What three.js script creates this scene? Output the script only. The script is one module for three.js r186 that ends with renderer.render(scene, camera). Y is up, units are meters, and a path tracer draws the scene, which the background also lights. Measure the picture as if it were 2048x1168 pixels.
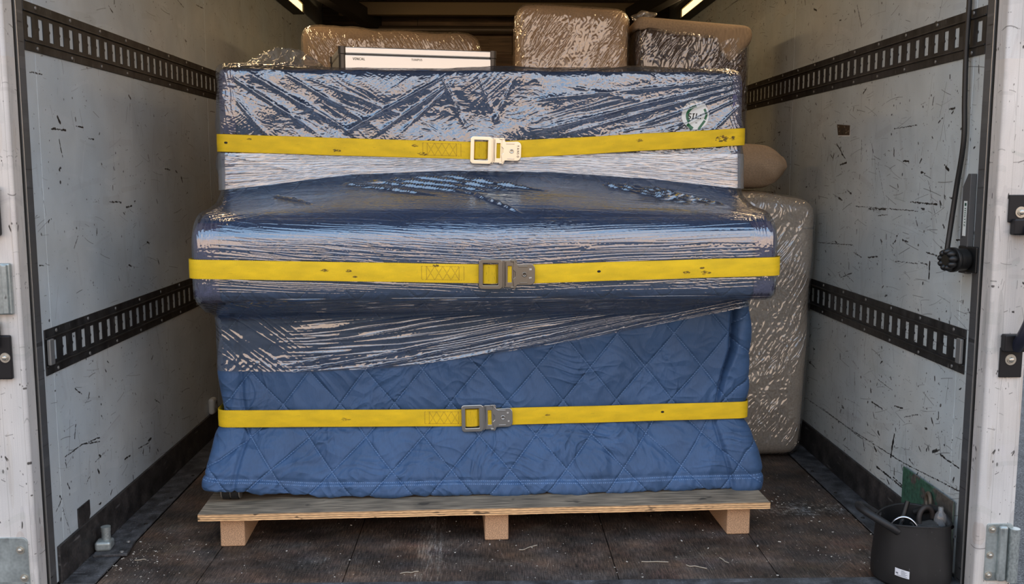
import * as THREE from 'three';
import { RoundedBoxGeometry } from 'three/addons/geometries/RoundedBoxGeometry.js';
import { mergeGeometries, mergeVertices } from 'three/addons/utils/BufferGeometryUtils.js';
import { TextGeometry } from 'three/addons/geometries/TextGeometry.js';
import { FontLoader } from 'three/addons/loaders/FontLoader.js';
import { RectAreaLightUniformsLib } from 'three/addons/lights/RectAreaLightUniformsLib.js';

// ------------------------------------------------------------------ camera, sky, exposure
const scene = new THREE.Scene();
const renderer = new THREE.WebGLRenderer({ antialias: true });
renderer.toneMapping = THREE.LinearToneMapping;
renderer.toneMappingExposure = 1.85;
renderer.shadowMap.enabled = true;
RectAreaLightUniformsLib.init();
const camera = new THREE.PerspectiveCamera(33.67, 2048 / 1168, 0.05, 200);
camera.rotation.order = 'YXZ';
camera.position.set(0, 1, 0);                       // one metre above the load floor
camera.rotation.set(-7.09 * Math.PI / 180, -1.355 * Math.PI / 180, 0);

// ------------------------------------------------------------------ random numbers and noise
function rng(seed) { let s = seed >>> 0; return () => { s = (s + 0x6d2b79f5) | 0; let t = Math.imul(s ^ (s >>> 15), 1 | s); t = (t + Math.imul(t ^ (t >>> 7), 61 | t)) ^ t; return ((t ^ (t >>> 14)) >>> 0) / 4294967296; }; }
const PERM = new Uint8Array(512), GX = new Float32Array(256), GY = new Float32Array(256);
{ const r = rng(77), p = [...Array(256).keys()]; for (let i = 255; i > 0; i--) { const j = Math.floor(r() * (i + 1)); [p[i], p[j]] = [p[j], p[i]]; } for (let i = 0; i < 512; i++) PERM[i] = p[i & 255]; for (let i = 0; i < 256; i++) { const a = r() * Math.PI * 2; GX[i] = Math.cos(a); GY[i] = Math.sin(a); } }
function noise(x, y) {                              // gradient noise, about -0.7 .. 0.7
  const xf = Math.floor(x), yf = Math.floor(y), X = xf & 255, Y = yf & 255; x -= xf; y -= yf;
  const u = x * x * x * (x * (x * 6 - 15) + 10), v = y * y * y * (y * (y * 6 - 15) + 10);
  const a = PERM[X] + Y, b = PERM[X + 1] + Y, i0 = PERM[a], i1 = PERM[b], i2 = PERM[a + 1], i3 = PERM[b + 1];
  const n0 = GX[i0] * x + GY[i0] * y, n1 = GX[i1] * (x - 1) + GY[i1] * y, n2 = GX[i2] * x + GY[i2] * (y - 1), n3 = GX[i3] * (x - 1) + GY[i3] * (y - 1);
  const p = n0 + u * (n1 - n0), q = n2 + u * (n3 - n2);
  return p + v * (q - p);
}
const fbm = (x, y, o = 4) => { let s = 0, a = 1; for (let i = 0; i < o; i++) { s += a * noise(x, y); x = x * 2.03 + 11.3; y = y * 2.03 + 5.7; a *= 0.5; } return s; };
const ridge = (x, y) => 1 - Math.min(1, Math.abs(noise(x, y)) * 2.6);      // sharp crests
const clamp = (x, a = 0, b = 1) => Math.min(b, Math.max(a, x)), lerp = (a, b, t) => a + (b - a) * t;
const sstep = (a, b, x) => { const t = clamp((x - a) / (b - a)); return t * t * (3 - 2 * t); };
const bump1 = (x, c, w) => Math.exp(-((x - c) / w) * ((x - c) / w));
function polyAt(pts, x) { if (x <= pts[0][0]) return pts[0][1]; for (let i = 1; i < pts.length; i++) if (x <= pts[i][0]) return lerp(pts[i - 1][1], pts[i][1], (x - pts[i - 1][0]) / (pts[i][0] - pts[i - 1][0])); return pts[pts.length - 1][1]; }

const streak = (x, s, ang, across, along, sd) => { const c = Math.cos(ang), q = Math.sin(ang), p = x * c + s * q, r = -x * q + s * c; return noise(r * across + sd + 0.6 * noise(p * along * 2 + sd, r * across * 0.2), p * along + sd); };
const thin = (n, k = 3.2) => { const t = 1 - Math.min(1, Math.abs(n) * k); return t * t; };

// the sky of a clear evening: peach along the horizon, blue above, thin cloud
{
  const w = 1024, h = 512, d = new Float32Array(w * h * 4);
  for (let j = 0; j < h; j++) for (let i = 0; i < w; i++) {
    const el = ((j + 0.5) / h - 0.5) * Math.PI, az = (i + 0.5) / w * Math.PI * 2, e = Math.max(0, Math.sin(el));
    const t = sstep(0.13, 0.46, e), k = 1 / (e + 0.25), cx = Math.cos(az) * Math.cos(el) * k, cz = Math.sin(az) * Math.cos(el) * k;
    const c = sstep(0.02, 0.5, fbm(cx * 1.6 + 40, cz * 1.6 + 40, 5) + 0.12) * sstep(0.0, 0.08, e);
    const warm = [1.14, 0.87, 0.68], blue = [0.50, 0.75, 1.08], cloud = [1.2, 1.12, 1.08], o = (j * w + i) * 4;
    for (let q = 0; q < 3; q++) d[o + q] = lerp(lerp(warm[q], blue[q], t), lerp(warm[q] * 1.15, cloud[q], t), c * 0.75);
    d[o + 3] = 1;
  }
  const sky = new THREE.DataTexture(d, w, h, THREE.RGBAFormat, THREE.FloatType);
  sky.mapping = THREE.EquirectangularReflectionMapping; sky.magFilter = THREE.LinearFilter; sky.needsUpdate = true;
  scene.background = sky; scene.environment = sky;
}

// ------------------------------------------------------------------ helpers
const taken = new Map();
function numbered(name) { const n = taken.get(name) ?? 0; taken.set(name, n + 1); return n ? name + '_' + String(n).padStart(3, '0') : name; }
function shadows(o) { o.castShadow = o.receiveShadow = true; return o; }
function thing(name, label, category, pos = [0, 0, 0], ry = 0, group) {
  const o = new THREE.Group(); o.name = numbered(name); o.position.set(...pos); o.rotation.y = ry; o.userData = { label, category };
  if (group) o.userData.group = group;
  scene.add(o); return o;
}
function tag(o, label, category, group) { o.userData = { label, category }; if (group) o.userData.group = group; return o; }
function part(name, geo, mat, parent = scene, pos, rot) {
  const m = shadows(new THREE.Mesh(geo, mat)); m.name = parent === scene ? numbered(name) : name;
  if (pos) m.position.set(...pos); if (rot) m.rotation.set(...rot); parent.add(m); return m;
}
function structure(name, geo, mat, pos) { const m = geo ? part(name, geo, mat, scene, pos) : new THREE.Group(); if (!geo) { m.name = numbered(name); scene.add(m); } m.userData.kind = 'structure'; return m; }
function datTex(w, h, fn, opts = {}) {              // fn(u, v, out) fills out with sRGB bytes
  const d = new Uint8Array(w * h * 4), c = [0, 0, 0];
  for (let j = 0; j < h; j++) for (let i = 0; i < w; i++) { fn((i + 0.5) / w, (j + 0.5) / h, c); const o = (j * w + i) * 4; d[o] = clamp(c[0], 0, 255); d[o + 1] = clamp(c[1], 0, 255); d[o + 2] = clamp(c[2], 0, 255); d[o + 3] = 255; }
  const t = new THREE.DataTexture(d, w, h); t.colorSpace = opts.linear ? THREE.NoColorSpace : THREE.SRGBColorSpace;
  return finish(t);
}
function finish(t, wrap = THREE.RepeatWrapping) { t.wrapS = t.wrapT = wrap; t.magFilter = THREE.LinearFilter; t.minFilter = THREE.LinearMipmapLinearFilter; t.needsUpdate = true; return t; }
function relief(w, h, fn) {                         // heights in metres
  const d = new Float32Array(w * h);
  for (let j = 0; j < h; j++) for (let i = 0; i < w; i++) d[j * w + i] = fn((i + 0.5) / w, (j + 0.5) / h);
  return finish(new THREE.DataTexture(d, w, h, THREE.RedFormat, THREE.FloatType));
}
function canvasTex(w, h, draw, wrap = THREE.ClampToEdgeWrapping) {
  const c = document.createElement('canvas'); c.width = w; c.height = h; const g = c.getContext('2d'); draw(g, w, h);
  const t = new THREE.CanvasTexture(c); t.colorSpace = THREE.SRGBColorSpace; return finish(t, wrap);
}
const std = (o) => new THREE.MeshStandardMaterial(o), phys = (o) => new THREE.MeshPhysicalMaterial(o);
function metreUV(g, k = 1, ox = 0, oy = 0) {        // uv in metres by the way each face points
  const p = g.attributes.position, n = g.attributes.normal, uv = new Float32Array(p.count * 2);
  for (let i = 0; i < p.count; i++) {
    const ax = Math.abs(n.getX(i)), ay = Math.abs(n.getY(i)), az = Math.abs(n.getZ(i));
    let u, v; if (ax >= ay && ax >= az) { u = p.getZ(i); v = p.getY(i); } else if (ay >= az) { u = p.getX(i); v = p.getZ(i); } else { u = p.getX(i); v = p.getY(i); }
    uv[i * 2] = u * k + ox; uv[i * 2 + 1] = v * k + oy;
  }
  g.setAttribute('uv', new THREE.BufferAttribute(uv, 2)); return g;
}
const box = (w, h, d, r = 0.002, x = 0, y = 0, z = 0) => metreUV(new RoundedBoxGeometry(w, h, d, 2, Math.min(r, w / 2.01, h / 2.01, d / 2.01)).translate(x, y, z));
const rawBox = (w, h, d, x = 0, y = 0, z = 0) => metreUV(new THREE.BoxGeometry(w, h, d).translate(x, y, z));
const cyl = (r0, r1, h, n = 24, x = 0, y = 0, z = 0) => new THREE.CylinderGeometry(r0, r1, h, n).translate(x, y, z);
const cylZ = (r0, r1, h, n = 24, x = 0, y = 0, z = 0) => new THREE.CylinderGeometry(r0, r1, h, n).rotateX(Math.PI / 2).translate(x, y, z);
const cylX = (r, h, n = 24, x = 0, y = 0, z = 0) => new THREE.CylinderGeometry(r, r, h, n).rotateZ(Math.PI / 2).translate(x, y, z);
const merge = (list) => mergeGeometries(list.map((g) => { const q = g.index ? g.toNonIndexed() : g; for (const k of Object.keys(q.attributes)) if (!['position', 'normal', 'uv'].includes(k)) q.deleteAttribute(k); return q; }));
function tube(pts, r, seg = 60, rs = 10, closed = false) { return new THREE.TubeGeometry(new THREE.CatmullRomCurve3(pts.map((p) => new THREE.Vector3(...p)), closed), seg, r, rs, closed); }
function roundRect(s, x, y, w, h, r) { s.moveTo(x + r, y); s.lineTo(x + w - r, y); s.absarc(x + w - r, y + r, r, -Math.PI / 2, 0); s.lineTo(x + w, y + h - r); s.absarc(x + w - r, y + h - r, r, 0, Math.PI / 2); s.lineTo(x + r, y + h); s.absarc(x + r, y + h - r, r, Math.PI / 2, Math.PI); s.lineTo(x, y + r); s.absarc(x + r, y + r, r, Math.PI, Math.PI * 1.5); return s; }
const plateGeo = (shape, depth, bevel = 0.0012) => metreUV(new THREE.ExtrudeGeometry(shape, { depth, bevelEnabled: bevel > 0, bevelThickness: bevel, bevelSize: bevel, bevelSegments: 2, curveSegments: 10 }));
function smoothNormals(g) {                         // one normal per place, across uv seams
  const p = g.attributes.position, key = new Map(), acc = [], id = new Int32Array(p.count);
  for (let i = 0; i < p.count; i++) { const k = Math.round(p.getX(i) * 2e4) + ',' + Math.round(p.getY(i) * 2e4) + ',' + Math.round(p.getZ(i) * 2e4); if (!key.has(k)) { key.set(k, acc.length); acc.push(new THREE.Vector3()); } id[i] = key.get(k); }
  const ix = g.index ? g.index.array : [...Array(p.count).keys()], a = new THREE.Vector3(), b = new THREE.Vector3(), c = new THREE.Vector3();
  for (let i = 0; i < ix.length; i += 3) { a.fromBufferAttribute(p, ix[i]); b.fromBufferAttribute(p, ix[i + 1]); c.fromBufferAttribute(p, ix[i + 2]); b.sub(a); c.sub(a); b.cross(c); for (let k = 0; k < 3; k++) acc[id[ix[i + k]]].add(b); }
  const n = new Float32Array(p.count * 3); for (let i = 0; i < p.count; i++) { a.copy(acc[id[i]]).normalize(); a.toArray(n, i * 3); }
  g.setAttribute('normal', new THREE.BufferAttribute(n, 3)); return g;
}
function softBox(w, h, d, r, step, shape) {         // a padded block; shape(p, n) may move a point
  const g = new THREE.BoxGeometry(w, h, d, Math.ceil(w / step), Math.ceil(h / step), Math.ceil(d / step)), p = g.attributes.position, uv = g.attributes.uv, nr = g.attributes.normal;
  const v = new THREE.Vector3(), q = new THREE.Vector3();
  for (let i = 0; i < p.count; i++) {
    const ax = Math.abs(nr.getX(i)), ay = Math.abs(nr.getY(i));
    uv.setXY(i, uv.getX(i) * (ax > 0.5 ? d : w), uv.getY(i) * (ay > 0.5 ? d : h));
    v.fromBufferAttribute(p, i); q.set(clamp(v.x, -w / 2 + r, w / 2 - r), clamp(v.y, -h / 2 + r, h / 2 - r), clamp(v.z, -d / 2 + r, d / 2 - r));
    v.sub(q); if (v.lengthSq() < 1e-12) v.set(nr.getX(i), nr.getY(i), nr.getZ(i)); v.normalize();
    q.addScaledVector(v, r); if (shape) shape(q, v); p.setXYZ(i, q.x, q.y, q.z);
  }
  return smoothNormals(g);
}
const n3 = (p, f, s) => noise(p.x * f + s, p.y * f + p.z * f * 0.7) + noise(p.z * f + s + 31, p.y * f - p.x * f * 0.6 + 9);

// ------------------------------------------------------------------ the setting: a box truck seen through its open rear
const XL = -1.05, XR = 1.15, ZO = -2.25, ZB = -6.3, HC = 2.06;
function scratchTexture(w, h, base, dark, seed, opts, marks, W, H, place) {
  return canvasTex(w, h, (g) => {
    const r = rng(seed); g.fillStyle = base; g.fillRect(0, 0, w, h); g.lineCap = 'round';
    const stroke = (x, y, a, len, wd, col, al) => { g.globalAlpha = al; g.strokeStyle = col; g.lineWidth = wd; g.beginPath(); g.moveTo(x, y); g.quadraticCurveTo(x + Math.cos(a) * len * 0.5 + (r() - 0.5) * len * 0.15, y + Math.sin(a) * len * 0.5 + (r() - 0.5) * len * 0.15, x + Math.cos(a) * len, y + Math.sin(a) * len); g.stroke(); };
    for (let i = 0; i < opts.smears; i++) stroke(r() * w, r() * h, r() < 0.6 ? (r() - 0.5) * 0.5 : Math.PI / 2 + (r() - 0.5), 30 + r() * 220 * (opts.len ?? 1), 4 + r() * 26, r() < 0.5 ? '#8d8f8c' : '#e4e5e4', 0.05 + r() * 0.08);
    for (let i = 0; i < opts.scratches; i++) stroke(r() * w, Math.pow(r(), opts.low ?? 1) * h, r() < 0.65 ? (r() - 0.5) * 0.7 : Math.PI / 2 + (r() - 0.5) * 0.9, 8 + r() * r() * 160 * (opts.len ?? 1), 0.6 + r() * 1.6, dark, 0.15 + r() * 0.45);
    for (let i = 0; i < opts.specks; i++) { g.globalAlpha = 0.35 + r() * 0.6; g.fillStyle = dark; const x = r() * w, y = Math.pow(r(), opts.low ?? 1) * h, s = 0.9 + r() * r() * r() * 5.5; g.beginPath(); g.ellipse(x, y, s, s * (0.5 + r()), r() * 3, 0, 7); g.fill(); }
    for (let i = 0; i < opts.gouges; i++) { const x = r() * w, y = Math.pow(r(), opts.low ?? 1) * h, a = r() * 3, l = 6 + r() * 22; for (let k = 0; k < 3; k++) stroke(x + r() * 4, y + r() * 4, a + (r() - 0.5) * 0.5, l * (0.5 + r() * 0.6), 1.5 + r() * 3.5, dark, 0.7); }
    for (const [z0, y0, z1, y1, wd] of marks ?? []) {
      const [ax, ay] = place(z0, y0), [bx, by] = place(z1, y1), l = Math.hypot(bx - ax, by - ay), n = Math.max(2, Math.ceil(l / 14));
      for (let k = 0; k < n; k++) { const t0 = k / n, t1 = (k + 0.3 + r() * 0.9) / n; g.globalAlpha = 0.75 + r() * 0.25; g.strokeStyle = dark; g.lineWidth = wd * (0.7 + r() * 1.5); g.beginPath(); g.moveTo(lerp(ax, bx, t0) + (r() - 0.5) * 3, lerp(ay, by, t0) + (r() - 0.5) * 3); g.lineTo(lerp(ax, bx, t1) + (r() - 0.5) * 3, lerp(ay, by, t1) + (r() - 0.5) * 3); g.stroke(); }
    }
    opts.extra?.(g, r);
    g.globalAlpha = 1;
    const im = g.getImageData(0, 0, w, h), d = im.data;   // blotches and grain of the sheet itself
    for (let j = 0; j < h; j++) for (let i = 0; i < w; i++) { const o = (j * w + i) * 4, k = 1 + 0.05 * fbm(i / 160 + seed, j / 160, 4) + 0.035 * noise(i / 2.3, j / 2.3) + (opts.grain ? opts.grain * noise(i / 3, j / 160) : 0), y = 0.03 * noise(i / 300 + 5, j / 300 + seed); d[o] *= k * (1 + y); d[o + 1] *= k; d[o + 2] *= k * (1 - y); }
    g.putImageData(im, 0, 0);
  }, THREE.RepeatWrapping);
}
// marks on the side panels, metres: z and height of both ends, width
const ML=[[-2.372,1.103,-2.451,1.103,3.9],[-2.412,1.078,-2.427,1.032,2.8],[-2.890,1.221,-2.906,1.211,5.5],[-3.342,0.980,-3.356,0.964,5.0],[-2.706,0.918,-2.793,0.914,3.3],[-2.828,0.898,-2.871,0.901,4.4],[-2.489,0.837,-2.458,0.803,2.2],[-3.074,0.722,-3.086,0.708,5.0],[-2.412,1.010,-2.400,1.005,4.4],[-2.335,0.887,-2.327,0.881,3.3],[-2.984,0.787,-3.003,0.781,4.4],[-2.772,1.455,-2.805,1.440,3.9],[-3.594,1.596,-3.718,1.598,2.2],[-2.960,1.493,-2.965,1.469,1.7],[-2.515,1.116,-2.561,1.114,2.8],[-2.589,1.086,-2.621,1.087,2.8],[-2.278,1.227,-2.343,1.228,2.2],[-2.825,0.731,-2.850,0.724,3.9],[-2.269,0.783,-2.292,0.780,2.2],[-2.745,0.707,-2.751,0.695,2.2],[-2.410,1.132,-2.422,1.120,5.0],[-3.179,1.010,-3.228,1.007,2.8],[-3.382,1.576,-3.447,1.563,2.2],[-2.897,1.198,-2.894,1.180,1.7],[-2.343,0.301,-2.446,0.303,2.2],[-2.446,0.303,-2.556,0.280,2.8],[-2.912,0.180,-2.943,0.180,5.0],[-2.723,0.180,-2.762,0.178,3.3],[-2.833,0.180,-2.928,0.172,2.8],[-2.303,0.215,-2.312,0.203,4.4],[-2.312,0.203,-2.277,0.183,2.8],[-2.414,0.364,-2.401,0.327,2.8],[-2.533,0.209,-2.542,0.194,5.0],[-2.345,0.294,-2.347,0.268,2.2],[-2.467,0.400,-2.512,0.416,1.1],[-2.520,0.234,-2.585,0.242,1.7],[-2.455,0.193,-2.481,0.208,1.7],[-2.927,0.164,-2.920,0.142,3.9],[-2.777,0.113,-2.782,0.092,3.3],[-2.979,0.125,-2.984,0.111,2.2],[-2.526,0.114,-2.543,0.112,3.9],[-2.825,0.350,-2.834,0.342,4.4],[-2.615,0.465,-2.624,0.457,3.3],[-2.421,0.456,-2.463,0.430,2.8],[-2.853,0.255,-2.875,0.230,1.7],[-2.313,0.183,-2.349,0.099,1.7],[-2.989,0.291,-3.033,0.269,2.8],[-2.485,0.298,-2.558,0.291,2.2],[-2.348,0.232,-2.360,0.212,3.3]];
const MR=[[-3.482,1.572,-3.449,1.560,5.0],[-3.071,1.515,-3.026,1.440,2.2],[-3.201,1.093,-3.140,1.055,3.9],[-3.163,1.023,-3.102,1.030,4.4],[-3.152,1.059,-3.116,1.042,3.3],[-2.477,1.126,-2.453,1.136,3.9],[-2.422,1.156,-2.392,1.156,4.4],[-2.744,1.069,-2.741,1.042,3.9],[-2.563,0.999,-2.536,0.996,4.4],[-3.162,0.915,-3.127,0.908,4.4],[-3.087,0.941,-3.056,0.931,3.9],[-3.013,0.893,-2.569,0.896,1.7],[-2.912,0.889,-2.782,0.892,2.8],[-2.618,0.919,-2.462,0.917,3.3],[-2.582,0.878,-2.567,0.855,4.4],[-2.657,0.812,-2.621,0.809,4.4],[-2.508,0.790,-2.405,0.784,2.8],[-2.484,0.765,-2.484,0.719,4.4],[-3.116,0.657,-3.014,0.683,2.2],[-3.078,0.673,-2.996,0.654,1.7],[-3.007,0.747,-2.944,0.738,2.8],[-2.895,0.742,-2.820,0.752,3.3],[-2.433,1.018,-2.408,1.005,5.0],[-2.906,1.084,-2.893,1.058,2.8],[-2.986,1.098,-2.984,1.029,1.7],[-2.852,1.021,-2.792,0.919,1.1],[-2.519,0.979,-2.457,0.871,1.1],[-3.317,1.117,-3.310,1.107,3.3],[-3.256,1.057,-3.231,1.044,2.8],[-2.679,1.030,-2.639,1.029,3.3],[-2.834,0.872,-2.763,0.878,1.7],[-2.538,0.760,-2.493,0.758,2.8],[-2.696,0.749,-2.552,0.756,1.7],[-2.992,1.239,-2.963,1.255,2.8],[-2.748,1.122,-2.596,1.125,1.7],[-2.396,0.937,-2.366,0.934,3.3],[-2.551,0.903,-2.525,0.903,3.9],[-2.422,0.867,-2.413,0.860,4.4],[-2.719,0.797,-2.699,0.808,3.3],[-3.345,0.755,-3.020,0.771,1.7],[-3.386,0.184,-2.931,0.187,1.7],[-3.254,0.189,-2.869,0.182,2.2],[-2.931,0.187,-2.581,0.197,2.2],[-2.581,0.197,-2.254,0.224,2.2],[-2.757,0.130,-2.573,0.126,3.9],[-2.816,0.313,-2.732,0.311,3.3],[-2.411,0.278,-2.368,0.296,5.0],[-2.367,0.284,-2.336,0.281,5.5],[-2.336,0.281,-2.267,0.280,2.8],[-2.869,0.182,-2.853,0.147,2.8],[-2.647,0.259,-2.664,0.188,7.7],[-2.760,0.236,-2.750,0.229,5.5],[-2.782,0.183,-2.762,0.174,4.4],[-3.391,0.321,-3.334,0.316,5.0],[-2.438,0.287,-2.447,0.267,3.3],[-2.656,0.340,-2.599,0.347,3.3],[-2.588,0.325,-2.505,0.354,1.7],[-2.617,0.307,-2.614,0.276,2.2],[-2.830,0.352,-2.825,0.341,5.0],[-2.422,0.474,-2.418,0.462,3.3],[-2.963,0.374,-2.953,0.336,1.7],[-2.846,0.243,-2.836,0.234,3.9],[-2.803,0.285,-2.789,0.266,3.9],[-2.683,0.119,-2.664,0.107,3.3],[-3.031,0.119,-2.965,0.118,1.7],[-2.543,0.217,-2.519,0.211,3.3],[-2.641,0.136,-2.565,0.132,2.8],[-2.778,0.390,-2.670,0.381,1.1],[-2.387,0.338,-2.367,0.291,1.1],[-2.691,0.416,-2.683,0.409,3.3],[-2.270,0.672,-2.250,0.657,3.3],[-2.538,0.634,-2.530,0.628,2.8]];
const wallPlace = (z, y) => [(ZO - z) / 1.44 * 2048, (1 - y / 1.6) * 2048];
const wallLeftTex = scratchTexture(2048, 2048, '#bcc3c5', '#171513', 5, { smears: 220, scratches: 520, specks: 1500, gouges: 40, low: 0.8 }, ML, 1.44, 1.6, wallPlace);
const wallRightTex = scratchTexture(2048, 2048, '#c2c8c6', '#141210', 9, { smears: 260, scratches: 1200, specks: 2800, gouges: 110, low: 0.8, extra(g, r) {
  const P = [[-3.206, 1.156], [-3.089, 1.147], [-3.09, 1.116], [-3.193, 1.12]].map((p) => wallPlace(...p));   // torn remains of a brown label
  g.globalAlpha = 1; g.fillStyle = '#efeae2'; g.beginPath(); P.forEach(([x, y], i) => g.lineTo(x - 6 + (i % 2) * 3, y + 4)); g.fill();
  g.fillStyle = '#4a3a28'; g.beginPath(); P.forEach(([x, y]) => g.lineTo(x, y)); g.fill();
  for (let i = 0; i < 26; i++) { g.fillStyle = r() < 0.5 ? '#241b12' : '#9b8a72'; g.fillRect(P[1][0] + 4 + r() * (P[0][0] - P[1][0] - 20), P[0][1] + 6 + r() * 36, 3 + r() * 10, 2 + r() * 6); }
} }, MR, 1.44, 1.6, wallPlace);
const wallBump = relief(512, 512, (u, v) => 0.00035 * noise(u * 40, v * 40) + 0.0012 * noise(u * 7 + 3, v * 7));
const wallMat = { [XL]: std({ map: wallLeftTex, roughness: 0.42, bumpMap: wallBump, bumpScale: 1 }), [XR]: std({ map: wallRightTex, roughness: 0.42, bumpMap: wallBump, bumpScale: 1 }) };
for (const [name, X, s] of [['wall_left', XL, -1], ['wall_right', XR, 1]]) {
  const wall = structure(name); const cuts = [ZO, -2.31, -3.69, -5.07, ZB];
  for (let i = 0; i < 4; i++) {
    const z0 = cuts[i] - 0.0008, z1 = cuts[i + 1] + 0.0008, g = new RoundedBoxGeometry(0.01, HC - 0.02, z0 - z1, 2, 0.0015).translate(X + s * 0.005, HC / 2, (z0 + z1) / 2);
    const p = g.attributes.position, uv = g.attributes.uv; for (let k = 0; k < p.count; k++) uv.setXY(k, (ZO - p.getZ(k)) / 1.44 + (i > 2 ? 0.37 : 0), p.getY(k) / 1.6);
    part('panel', g, wallMat[X], wall);
  }
  part('outer_skin', rawBox(0.045, HC + 0.7, 4.2, X + s * 0.0335, HC / 2 - 0.3, ZO - 2.05), std({ color: '#b9bcbd', roughness: 0.5 }), wall);
}
const plyTex = datTex(512, 512, (u, v, c) => { const k = 0.85 + 0.3 * fbm(u * 5, v * 90, 3) + 0.12 * fbm(u * 6, v * 6, 3); c[0] = 122 * k; c[1] = 98 * k; c[2] = 74 * k; });
const plyMat = std({ map: plyTex, roughness: 0.65 });
const darkSteel = std({ color: '#26231f', roughness: 0.55, metalness: 0.3 });
{
  const back = structure('wall_back'), cut = [XL, -0.45, 0.15, 0.75, XR];
  for (let i = 0; i < 4; i++) part('panel', box(cut[i + 1] - cut[i] - 0.002, HC, 0.02, 0.002, (cut[i] + cut[i + 1]) / 2, HC / 2, ZB - 0.01), plyMat, back);
  part('outer_skin', rawBox(XR - XL + 0.08, HC + 0.2, 0.03, 0.05, HC / 2, ZB - 0.037), std({ color: '#b9bcbd', roughness: 0.5 }), back);  // unseen sheet, added to keep sky light out of the panel gaps
  part('rub_rail', box(XR - XL, 0.16, 0.03, 0.004, (XL + XR) / 2, 1.66, ZB + 0.015), std({ map: plyTex, color: '#d8c8ae', roughness: 0.6 }), back);
  part('cross_bar', new THREE.CylinderGeometry(0.025, 0.025, XR - XL - 0.02, 16).rotateZ(Math.PI / 2).translate(0.05, 1.885, ZB + 0.08), std({ color: '#6b6054', roughness: 0.4, metalness: 0.6 }), back);
  const roof = structure('ceiling');
  part('roof_sheet', rawBox(XR - XL + 0.1, 0.03, 4.2, 0.05, HC + 0.015, ZO - 2.05), std({ color: '#8d8578', roughness: 0.6 }), roof);
  for (const z of [-2.9, -3.6, -4.3, -5.0, -5.7]) part('roof_rib', box(XR - XL - 0.002, 0.06, 0.05, 0.004, 0.05, HC - 0.032, z), darkSteel, roof);
  part('roof_rib', box(XR - XL - 0.3, 0.075, 0.06, 0.004, 0.05, 1.975, -6.0), std({ color: '#7c6a4e', roughness: 0.6 }), roof);
  for (const s of [-1, 1]) {                        // slanting braces in the far corners of the roof
    const a = new THREE.Vector3(0.05 + s * 0.98, 1.955, -5.0), b = new THREE.Vector3(0.05 + s * 0.76, 1.93, ZB + 0.02), len = a.distanceTo(b);
    const m = part('corner_brace', box(0.075, 0.09, len, 0.006), darkSteel, roof); m.position.copy(a).add(b).multiplyScalar(0.5); m.lookAt(b);
  }
}
// floor: coated plywood boards, worn and scratched
const floorTex = canvasTex(2048, 2048, (g, w, h) => {
  const r = rng(31); g.fillStyle = '#4e4037'; g.fillRect(0, 0, w, h); g.lineCap = 'round';
  const col = ['#6c625a', '#241d19', '#4c2c20', '#857a6f', '#1b1613', '#5b4335'];
  for (let i = 0; i < 900; i++) { g.globalAlpha = 0.03 + r() * 0.09; g.fillStyle = col[Math.floor(r() * 6)]; g.beginPath(); g.ellipse(r() * w, r() * h, 10 + r() * 90, 8 + r() * 50, r() * 3, 0, 7); g.fill(); }
  for (let i = 0; i < 2600; i++) { g.globalAlpha = 0.10 + r() * 0.35; g.strokeStyle = r() < 0.5 ? '#8d8479' : '#15110f'; g.lineWidth = 0.5 + r() * r() * 2.6; const x = r() * w, y = r() * h, a = (r() < 0.75 ? Math.PI / 2 : r() * 3) + (r() - 0.5) * 0.5, l = 10 + r() * r() * 240; g.beginPath(); g.moveTo(x, y); g.lineTo(x + Math.cos(a) * l, y + Math.sin(a) * l); g.stroke(); }
  for (let i = 0; i < 700; i++) { g.globalAlpha = 0.2 + r() * 0.5; g.fillStyle = r() < 0.8 ? '#a9a298' : '#0e0b0a'; const s = 0.6 + r() * 1.8; g.beginPath(); g.ellipse(r() * w, r() * h, s, s * 1.5, r() * 3, 0, 7); g.fill(); }
  // 1 px = 2.2 m / 2048 across, 1.6 / 2048 along; spilt pale powder by the right plate, worn pale track, dark oil spots
  const at = (x, z) => [(x - XL) / 2.2 * w, h - (ZO - z) / 1.6 * h];
  for (let i = 0; i < 420; i++) { const [x, y] = at(0.95 + (r() + r() - 1) * 0.16, -2.76 + (r() + r() - 1) * 0.06); g.globalAlpha = 0.10 + r() * 0.25; g.fillStyle = '#b9b4ab'; g.beginPath(); g.ellipse(x, y, 2 + r() * 9, 1 + r() * 6, r() * 3, 0, 7); g.fill(); }
  for (let i = 0; i < 260; i++) { const [x, y] = at(-0.16 + (r() - 0.5) * 0.07, -2.25 - r() * 0.5); g.globalAlpha = 0.08 + r() * 0.12; g.strokeStyle = '#a59d92'; g.lineWidth = 1 + r() * 4; g.beginPath(); g.moveTo(x, y); g.lineTo(x + (r() - 0.5) * 12, y - 20 - r() * 90); g.stroke(); }
  for (let i = 0; i < 60; i++) { const [x, y] = at(-0.66 + (r() - 0.5) * 0.5, -2.3 - r() * 0.45); g.globalAlpha = 0.12; g.fillStyle = '#0b0908'; g.beginPath(); g.ellipse(x, y, 6 + r() * 34, 4 + r() * 16, r() * 3, 0, 7); g.fill(); }
  g.globalAlpha = 1; const im = g.getImageData(0, 0, w, h), d = im.data;
  for (let j = 0; j < h; j++) for (let i = 0; i < w; i++) { const o = (j * w + i) * 4, k = 1 + 0.6 * noise(i / 2.6, j / 46) + 0.4 * noise(i / 1.7, j / 9) + 0.55 * fbm(i / 150, j / 150 + 9, 5), q = 0.12 * fbm(i / 120 + 70, j / 120, 3); d[o] *= k * (1 + q); d[o + 1] *= k; d[o + 2] *= k * (1 - q); }
  g.putImageData(im, 0, 0);
}, THREE.MirroredRepeatWrapping);
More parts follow.
